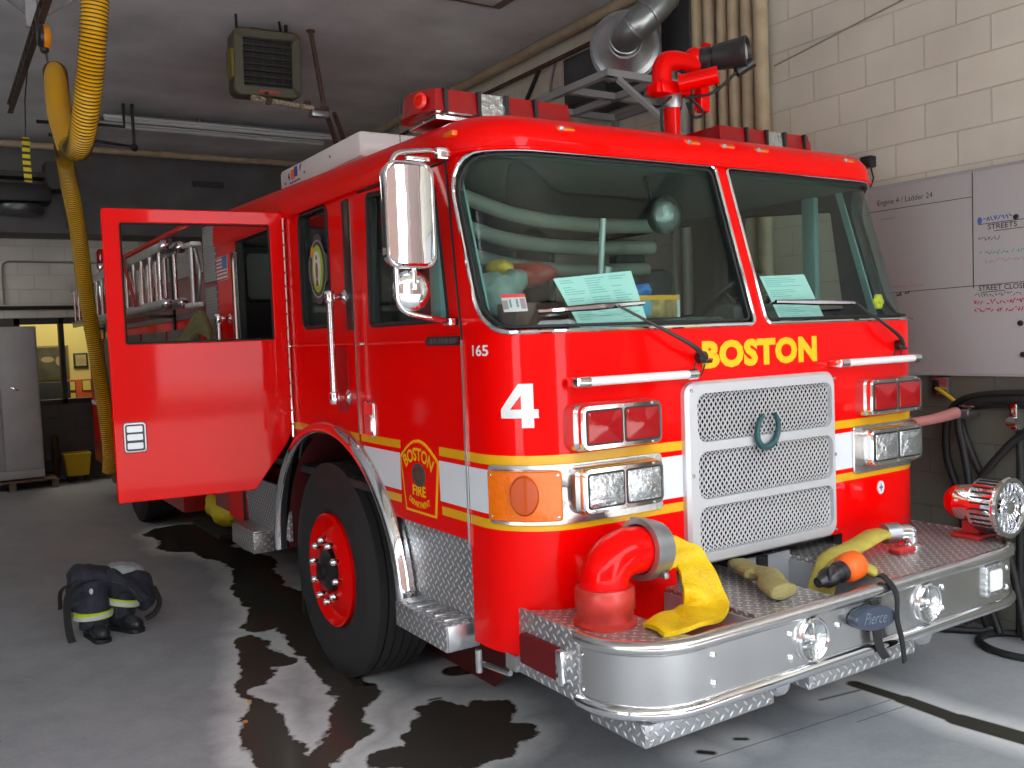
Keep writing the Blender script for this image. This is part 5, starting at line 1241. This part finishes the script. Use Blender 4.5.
sn=thing('wall_sensor','small black box on the block wall above the whiteboard corner','sensor',(3.36,.98,2.73)); G().bx(3.33,3.395,.94,1.025,2.725,2.80,.012).out('case',BLACKP,sn); G().tube([(3.39,.98,2.725),(3.385,.96,2.66),(3.388,.99,2.60)],.005,6).out('cord',BLACK,sn)
# whiteboard
wbd=thing('whiteboard','wide wall whiteboard with handwritten notes beside the engine','whiteboard',(3.37,0,1.42))
G().bx(3.372,3.398,-2.4,1.03,1.425,2.588,.003).out('board_surface',pbr('whiteboard enamel',(.56,.555,.57),.3),wbd)
g=G().bx(3.366,3.398,-2.4,1.045,2.585,2.602).bx(3.366,3.398,-2.4,1.045,1.412,1.428).bx(3.366,3.398,1.03,1.045,1.412,2.60); g.out('board_frame',pbr('board edge',(.40,.40,.42),.4),wbd)
bmap=lambda u,v,o:Vector((3.372-o,-u,v))
BINK=pbr('black marker',(.05,.05,.055),.6); RINK=pbr('red marker',(.55,.03,.10),.6); GINK=pbr('green marker',(.05,.35,.26),.6); BLINK=pbr('blue marker',(.06,.17,.50),.6); PINK=pbr('faded red marker',(.55,.30,.34),.6)
def ln(g,u0,v0,u1,v1,w=.004): return g.add([bmap(u0,v0-w/2,.0012),bmap(u1,v1-w/2,.0012),bmap(u1,v1+w/2,.0012),bmap(u0,v0+w/2,.0012)],[(0,1,2,3)])
g=G(); ln(g,-.98,2.444,-.30,2.445); g.add([bmap(-.306,1.92,.0012),bmap(-.300,1.92,.0012),bmap(-.300,2.588,.0012),bmap(-.306,2.588,.0012)],[(0,1,2,3)]); ln(g,-.27,2.281,.2,2.283); ln(g,-.86,1.925,.4,1.944); ln(g,-.18,2.235,.05,2.238); ln(g,-.26,1.893,-.12,1.897)
text(g,'Engine 4 / Ladder 24',bmap,.0012,-.925,2.468,w=.375,h=.044,bold=.0)
text(g,'STREETS',bmap,.0012,-.215,2.246,w=.165,h=.030,bold=.012); text(g,'STREET CLOSED',bmap,.0012,-.272,1.902,w=.30,h=.030,bold=.012)
scribble(g,bmap,.0012,-.272,2.185,.13,.022,11); scribble(g,bmap,.0012,-.295,1.866,.27,.022,12); scribble(g,bmap,.0012,-.80,1.902,.095,.025,13,.007); g.out('black_writing',BINK,wbd)
g=G(); scribble(g,bmap,.0012,-.30,1.825,.30,.024,21,.006); scribble(g,bmap,.0012,-.30,1.780,.30,.022,22,.006); scribble(g,bmap,.0012,-.735,1.747,.05,.022,23,.006); g.out('red_writing',RINK,wbd)
g=G(); scribble(g,bmap,.0012,-.262,2.058,.26,.02,31,.004); scribble(g,bmap,.0012,-.85,1.955,.25,.012,32,.003); g.out('faint_red_writing',PINK,wbd)
g=G(); scribble(g,bmap,.0012,-.264,2.106,.26,.02,41,.004); scribble(g,bmap,.0012,-.9,2.385,.1,.012,42,.003); g.out('green_writing',GINK,wbd)
g=G(); scribble(g,bmap,.0012,-.242,2.296,.17,.026,51,.006); g.slab([(-.262+.014*math.cos(2*PI*i/20),2.302+.02*math.sin(2*PI*i/20)) for i in range(20)],bmap,0,.0012,1); g.out('blue_writing',BLINK,wbd)
for (y,z,l) in ((.054,2.298,'round black magnet on the whiteboard beside the blue writing'),(.035,1.71,'black magnet low on the whiteboard under the red writing'),(.022,1.535,'lowest black magnet near the bottom of the whiteboard')):
    tag(G().lathe([(.001,-.012),(.012,-.012),(.016,-.006),(.016,0),(.001,0)],(3.371,y,z),(1,0,0),16).out('magnet',BLACKP),l,'magnet','magnets on the whiteboard')
# socket, yellow lead, black hoses and valve on the lower wall
ol=thing('wall_outlet','metal wall outlet box under the whiteboard','outlet',(3.37,.51,1.33)); G().bx(3.35,3.398,.46,.56,1.30,1.40,.006).out('outlet_box',STEEL,ol); G().bx(3.345,3.352,.51,.55,1.315,1.385,.003).out('socket',BLACKP,ol)
tag(G().tube(curve([(3.335,.52,1.335),(3.30,.46,1.32),(3.29,.38,1.27),(3.30,.35,1.235)],8),.011,8).out('power_lead',pbr('yellow cord',(.75,.5,.03),.5)),'short yellow cord plugged into the wall outlet','cord')
HOSES=[([(3.28,-.6,1.335),(3.27,-.1,1.33),(3.27,.25,1.30),(3.28,.40,1.20),(3.29,.43,.95),(3.30,.36,.70),(3.30,.30,.25),(3.3,.2,FL+.03)],'outermost black hose drooping from the wall rack under the whiteboard'),
([(3.25,-.6,1.30),(3.24,-.1,1.295),(3.24,.22,1.27),(3.25,.33,1.18),(3.26,.30,.95),(3.27,.25,.6),(3.27,.2,.2),(3.25,.1,FL+.03)],'second black hose on the wall rack, hanging inside the outermost one'),
([(3.30,-.6,1.27),(3.29,-.1,1.26),(3.29,.2,1.25),(3.29,.34,1.18),(3.29,.27,.95),(3.28,.15,.72),(3.26,.02,.3),(3.24,-.05,FL+.03)],'third black hose slanting down from the bend of the wall rack'),
([(3.30,-.45,1.35),(3.28,-.05,1.12),(3.27,.1,.98),(3.27,.24,.78),(3.28,.31,.5),(3.28,.35,.15),(3.27,.3,FL+.03)],'fourth black hose crossing the others on its way down'),
([(3.33,.025,1.25),(3.32,.015,.9),(3.32,.02,.5),(3.31,.02,FL+.03)],'straight black hose hanging plumb under the bright hose bracket')]
for k,(pts,l) in enumerate(HOSES):
    tag(G().tube(curve(pts,8),.022,10).out('wall_hose',BLACK,None,60),l,'hose','black hoses hanging on the side wall')
vv=thing('wall_valve','steel valve on the wall among the black hoses','valve',(3.33,.29,1.2)); G().cyl((3.25,.42,1.195),(3.25,.20,1.21),.02,seg=10).lathe([(.001,-.03),(.03,-.03),(.035,0),(.03,.03),(.001,.03)],(3.25,.29,1.205),(0,1,0),14).out('body',GALV,vv); G().bx(3.22,3.24,.22,.31,1.24,1.255,.004).out('lever',STEEL,vv); G().cyl((3.4,.3,1.205),(3.25,.3,1.205),.015,seg=8).out('stub',GALV,vv)
tag(G().tube(curve([(2.50,.36,1.19),(2.7,.22,1.205),(2.9,.215,1.215),(3.05,.226,1.225)],6),.035,14,rfun=lambda t,l:.022+.011*t).out('pink_handle',pbr('faded pink rubber',(.42,.16,.15),.6)),'faded pink rubber handle sticking out beside the far headlamps','handle')
br=thing('hose_bracket','bright metal bracket clamping the black hoses to the wall','bracket',(3.36,.02,1.2)); G().bx(3.26,3.40,.0,.045,1.12,1.30,.008).lathe([(.001,0),(.03,0),(.03,.04),(.001,.04)],(3.27,.02,1.17),(-1,0,0),14).out('clamp',CHROME,br)
P=[(3.18+.20*math.cos(t),-.08+.23*math.sin(t),FL+.02) for t in [2*PI*i/40 for i in range(40)]]
tag(G().tube(P,.020,10,True).out('hose_coil',BLACK,None,60),'black hose ring lying on the floor beyond the bumper','hose')
tag(G().tube(curve([(3.36,.0,FL+.025),(3.1,.35,FL+.024),(2.9,.6,FL+.024),(2.8,1.0,FL+.024)],8),.02,10).out('floor_hose',BLACK,None,60),'black hose trailing over the floor beside the wall','hose')
# ================================================================== turnout gear on the floor
def boot(x,y,rz,lab):
    M=Matrix.Translation((x,y,FL))@Matrix.Rotation(rz,4,'Z')
    g=G(); 
    g.ball((0,-.06,.055),(.052,.09,.05)); g.ball((0,.06,.055),(.046,.075,.055)); g.tube([(0,.06,.05),(0,.065,.2),(0,.06,.30)],[.052,.055,.065],14); g.ball((0,-.105,.05),(.05,.055,.045))
    f=fuse(g,.009,5); f.v=[tuple(M@Vector((p[0],p[1],max(p[2],.018)))) for p in f.v]
    b=tag(f.out('boot',pbr('black boot rubber',(.02,.022,.026),.35),None,60),lab,'boot','fire boots')
    so=G().slab(dense(rrect(-.05,.05,-.165,.13,(.045,.045,.05,.05)),.03),lambda u,v,o:M@Vector((u*(1 if v<-.04 else .92),v,o)),0.,.026,2,.004,back=True); so.out('sole',BLACK,b)
    return b
boot(-.95,3.52,.20,'black fire boot nearer the hanging suspender, under the wider reflective band')
boot(-.775,3.585,.55,'black fire boot further from the suspender, set slightly back')
tt=thing('turnout_trousers','navy turnout trousers pushed down over a pair of fire boots','trousers',(-.88,3.7,FL))
g=G()
g.tube([(-.95,3.56,.0),(-.95,3.60,.16),(-.95,3.64,.26)],[.088,.095,.115],16); g.tube([(-.77,3.64,.01),(-.775,3.68,.16),(-.79,3.70,.26)],[.08,.09,.11],16)
g.ball((-.93,3.70,.26),(.155,.15,.10)); g.ball((-.80,3.74,.215),(.16,.15,.085)); g.ball((-.99,3.70,.31),(.10,.10,.075)); g.ball((-.68,3.72,.20),(.11,.12,.09)); g.ball((-.62,3.70,.10),(.07,.10,.09)); g.tube([(-.85,3.60,.30),(-.72,3.60,.22),(-.62,3.62,.10)],[.05,.05,.045],10)
g.ball((-1.03,3.66,.20),(.07,.09,.12))
fuse(g,.012,5,.020,7).out('trouser_cloth',NAVY,tt,70)
rf=pbr('silver reflective band',(.62,.66,.66),.35); lm=pbr('lime trim',(.55,.72,.03),.5)
def band(cx,cy,z,r,a0,a1,tilt,mat,w,off,nm):
    rows=[]
    for k in range(13):
        a=a0+(a1-a0)*k/12; dz=tilt*math.cos(a)
        rows.append([Vector((cx+(r+off)*math.cos(a),cy+(r+off)*math.sin(a),z+dz-w/2)),Vector((cx+(r+off)*math.cos(a),cy+(r+off)*math.sin(a),z+dz+w/2))])
    G().sheet(rows,.008).out(nm,mat,tt,60)
band(-.95,3.585,.085,.100,PI*1.02,PI*1.95,-.004,lm,.045,.010,'lime_trim'); band(-.95,3.585,.079,.100,PI*1.02,PI*1.95,.004,rf,.024,.016,'reflective_band')
band(-.772,3.672,.115,.098,PI*1.08,PI*2.0,-.03,lm,.045,.010,'lime_trim'); band(-.772,3.672,.111,.098,PI*1.08,PI*2.0,-.03,rf,.026,.016,'reflective_band')
fuse(G().ball((-.755,3.78,.285),(.13,.10,.055)).ball((-.69,3.77,.265),(.1,.08,.05)),.012,3,.012,12).out('lining',pbr('pale quilted lining',(.42,.45,.45),.8,bump=.4,bump_scale=60),tt,70)
ribbon([(-1.00,3.55,.30),(-1.09,3.53,.24),(-1.105,3.52,.10),(-1.10,3.50,.0),(-1.09,3.48,FL+.012)],.045,.012,(.9,.3,0)).out('suspender',BLACK,tt)
ribbon([(-1.02,3.60,.30),(-1.12,3.60,.26),(-1.135,3.60,.14)],.025,.010,(.9,.3,0)).out('suspender',BLACK,tt)
ribbon([(-.83,3.56,.29),(-.74,3.56,.24),(-.66,3.60,.13),(-.58,3.66,.06)],.05,.012,(.2,.6,.6)).out('leather_patch',pbr('grey leather',(.07,.065,.062),.7),tt)
G().tube(curve([(-.56,3.70,.16),(-.53,3.68,.06),(-.57,3.64,.0),(-.63,3.64,FL+.03)],6),.018,8).out('strap_loop',BLACK,tt)
G().slab([(0+.012*math.cos(2*PI*i/12),.02*math.sin(2*PI*i/12)) for i in range(12)],lambda u,v,o:Vector((-.965+u,3.522-o,.245+v)),-.02,.022,1).out('buckle',CHROME,tt)
for (x,y,m_,l) in ((-.47,1.875,YEL,'small yellow leaf lying on the wet floor by the front tyre'),(-.56,1.637,pbr('orange leaf',(.7,.25,.03),.6),'small orange leaf lying on the wet floor, nearer the camera')):
    tag(G().slab([(x+.013*math.cos(2*PI*i/9)*(1+.3*math.sin(3*i)),y+.016*math.sin(2*PI*i/9)) for i in range(9)],lambda u,v,o:Vector((u,v,FL+o)),.0005,.004,1).out('leaf',m_),l,'leaf')
# ================================================================== back of the bay
lk=thing('steel_locker','tall grey steel locker standing on a wooden pallet','locker',(-.95,11.2,.07))
LP=pbr('grey locker paint',(.42,.42,.42),.45,noise_amt=.15,noise_scale=3)
LX0,LX1,LY,LZ=-1.42,-.50,11.0,2.12
G().bx(LX0,LX1,LY,LY+.5,.10,LZ,.008).out('body',LP,lk)
G().bx(LX0+.02,(LX0+LX1)/2-.004,LY-.02,LY,.22,LZ-.03,.004).out('door',LP,lk); dd=G().bx((LX0+LX1)/2+.004,LX1-.02,LY-.02,LY,.22,LZ-.03,.004).out('door',LP,lk)
G().box((-.80,LY-.03,1.30),(.10,.02,.03),.006,Matrix.Rotation(.5,4,'Y')).out('handle',CHROME,dd)
G().bx(LX0,LX1,LY-.022,LY,.10,.21,.003).out('kick_plate',LP,lk)
pt=thing('pallet','low wooden pallet under the steel locker','pallet',(-.9,11.2,FL)); WOOD=pbr('grey brown wood',(.16,.12,.07),.8,noise_amt=.3,noise_scale=12)
for k in range(4): G().bx(-1.5,-.36,LY-.04+k*.16,LY+.08+k*.16,.05,.075).out('board',WOOD,pt)
for x in (-1.45,-.93,-.42): G().bx(x,x+.08,LY-.03,LY+.55,FL,.05).out('runner',WOOD,pt)
bk=thing('mop_bucket','yellow mop bucket on the floor beside the locker','bucket',(-.08,11.45,FL))
MBY=11.4
g=G(); a=[(-.20,MBY-.14),(.07,MBY-.14),(.07,MBY+.14),(-.20,MBY+.14)]
g.v=[(-.19,MBY-.12,.03),(.08,MBY-.12,.03),(.08,MBY+.12,.03),(-.19,MBY+.12,.03),(-.225,MBY-.15,.34),(.115,MBY-.15,.34),(.115,MBY+.15,.34),(-.225,MBY+.15,.34),(-.20,MBY-.13,.34),(.09,MBY-.13,.34),(.09,MBY+.13,.34),(-.20,MBY+.13,.34),(-.17,MBY-.11,.06),(.06,MBY-.11,.06),(.06,MBY+.11,.06),(-.17,MBY+.11,.06)]
g.f=[(3,2,1,0)]+[(k,(k+1)%4,4+(k+1)%4,4+k) for k in range(4)]+[(4+k,4+(k+1)%4,8+(k+1)%4,8+k) for k in range(4)]+[(8+k,8+(k+1)%4,12+(k+1)%4,12+k) for k in range(4)]+[(12,13,14,15)]
g.out('tub',pbr('yellow plastic tub',(.62,.42,.0),.5),bk,20); G().tube([(-.225,MBY-.155,.335),(.115,MBY-.155,.335),(.115,MBY+.155,.335),(-.225,MBY+.155,.335)],.012,6,True).out('rim',pbr('yellow rim',(.7,.5,.02),.5),bk)
for x in (-.17,.06):
    for y in (-.09,.09): G().lathe([(.001,-.015),(.034,-.015),(.034,.015),(.001,.015)],(x,MBY+y,FL+.034),(1,0,0),12).out('caster',BLACK,bk)
tag(fuse(G().bx(-.33,-.25,11.58,11.74,FL,.6,.03).ball((-.29,11.66,.5),(.05,.08,.10)),.02,2,.012,9).out('paper_sack',pbr('brown paper',(.10,.065,.035),.8)),'brown paper sack standing between the locker and the yellow bucket','sack')
# pictures in the office
def pic(x0,x1,z0,z1,lab,field,fr,blobs,inner=.03):
    t=thing('framed_picture',lab,'picture',((x0+x1)/2,OY-.03,z0),'pictures on the office wall')
    G().bx(x0,x1,OY-.04,OY,z0,z1,.004).out('frame',fr,t); G().bx(x0+inner,x1-inner,OY-.045,OY-.04,z0+inner,z1-inner).out('canvas',field,t)
    g=G()
    for (a,b,w,h) in blobs: g.slab([(a+w*math.cos(2*PI*i/14),b+h*math.sin(2*PI*i/14)) for i in range(14)],lambda u,v,o:Vector((u,OY-.046-o,v)),0,.002,1)
    g.out('painted_shapes',pbr('painted shapes',(.33,.24,.12),.7),t)
# seen through the opening, so scaled out to the office wall
def thru(x,z):
    k=(OY+2.7)/(BY+2.7); return -1.7416+(x+1.7416)*k,1.74+(z-1.74)*k
a0=thru(-.50,1.37);a1=thru(-.03,1.86)
pic(a0[0]-.1,a1[0],a0[1],a1[1],'wide dark landscape painting on the yellow office wall',pbr('dark canvas',(.07,.07,.035),.6,noise_amt=.5,noise_scale=5),pbr('gilt frame',(.20,.12,.03),.5),[((a0[0]+a1[0])/2-.05,1.65,.10,.05),((a0[0]+a1[0])/2+.13,1.62,.06,.08)])
a0=thru(.03,1.53);a1=thru(.22,1.74)
pic(a0[0],a1[0],a0[1],a1[1],'small black framed picture on the yellow office wall',pbr('sepia print',(.35,.28,.10),.6),BLKI,[((a0[0]+a1[0])/2,(a0[1]+a1[1])/2,.06,.05)])
a0=thru(-.085,.6);a1=thru(.45,1.36)
nb=thing('notice_board','red orange board with framed notices under the office pictures','board',((a0[0]+a1[0])/2,OY-.05,a0[1])); G().bx(a0[0],a1[0],OY-.06,OY,a0[1],a1[1],.004).out('panel',pbr('red orange board',(.48,.07,.012),.5),nb)
for (x0,x1,z0,z1) in ((-.08,.035,1.20,1.345),(-.08,.035,1.02,1.18),(.115,.24,1.19,1.35)):
    p0=thru(x0,z0);p1=thru(x1,z1); f=G().bx(p0[0],p1[0],OY-.075,OY-.06,p0[1],p1[1],.003).out('notice_frame',BLKI,nb); G().bx(p0[0]+.012,p1[0]-.012,OY-.078,OY-.075,p0[1]+.012,p1[1]-.012).out('notice',pbr('yellow notice',(.62,.48,.08),.6),f)
a0=thru(-.52,.7);a1=thru(-.10,1.36)
tag(G().bx(a0[0]-.1,a1[0],OY-.7,OY-.1,FL,a1[1],.02).out('office_cabinet',pbr('black cabinet',(.012,.013,.016),.5)),'black cabinet in the office below the landscape painting','cabinet')
# pipes on the back wall
tag(G().tube([(-5.9,BY-.04,2.40),(.9,BY-.04,2.40)],.028,8).out('black_pipe',BLKI),'black pipe along the back wall over the office opening','pipe')
tag(G().tube(bend([(-.80,BY-.03,2.45),(-.80,BY-.03,3.05),(.9,BY-.03,3.03)],.12),.012,8).out('bent_conduit',pbr('grey conduit',(.28,.27,.24),.5)),'thin conduit bending over the pale back wall','pipe')
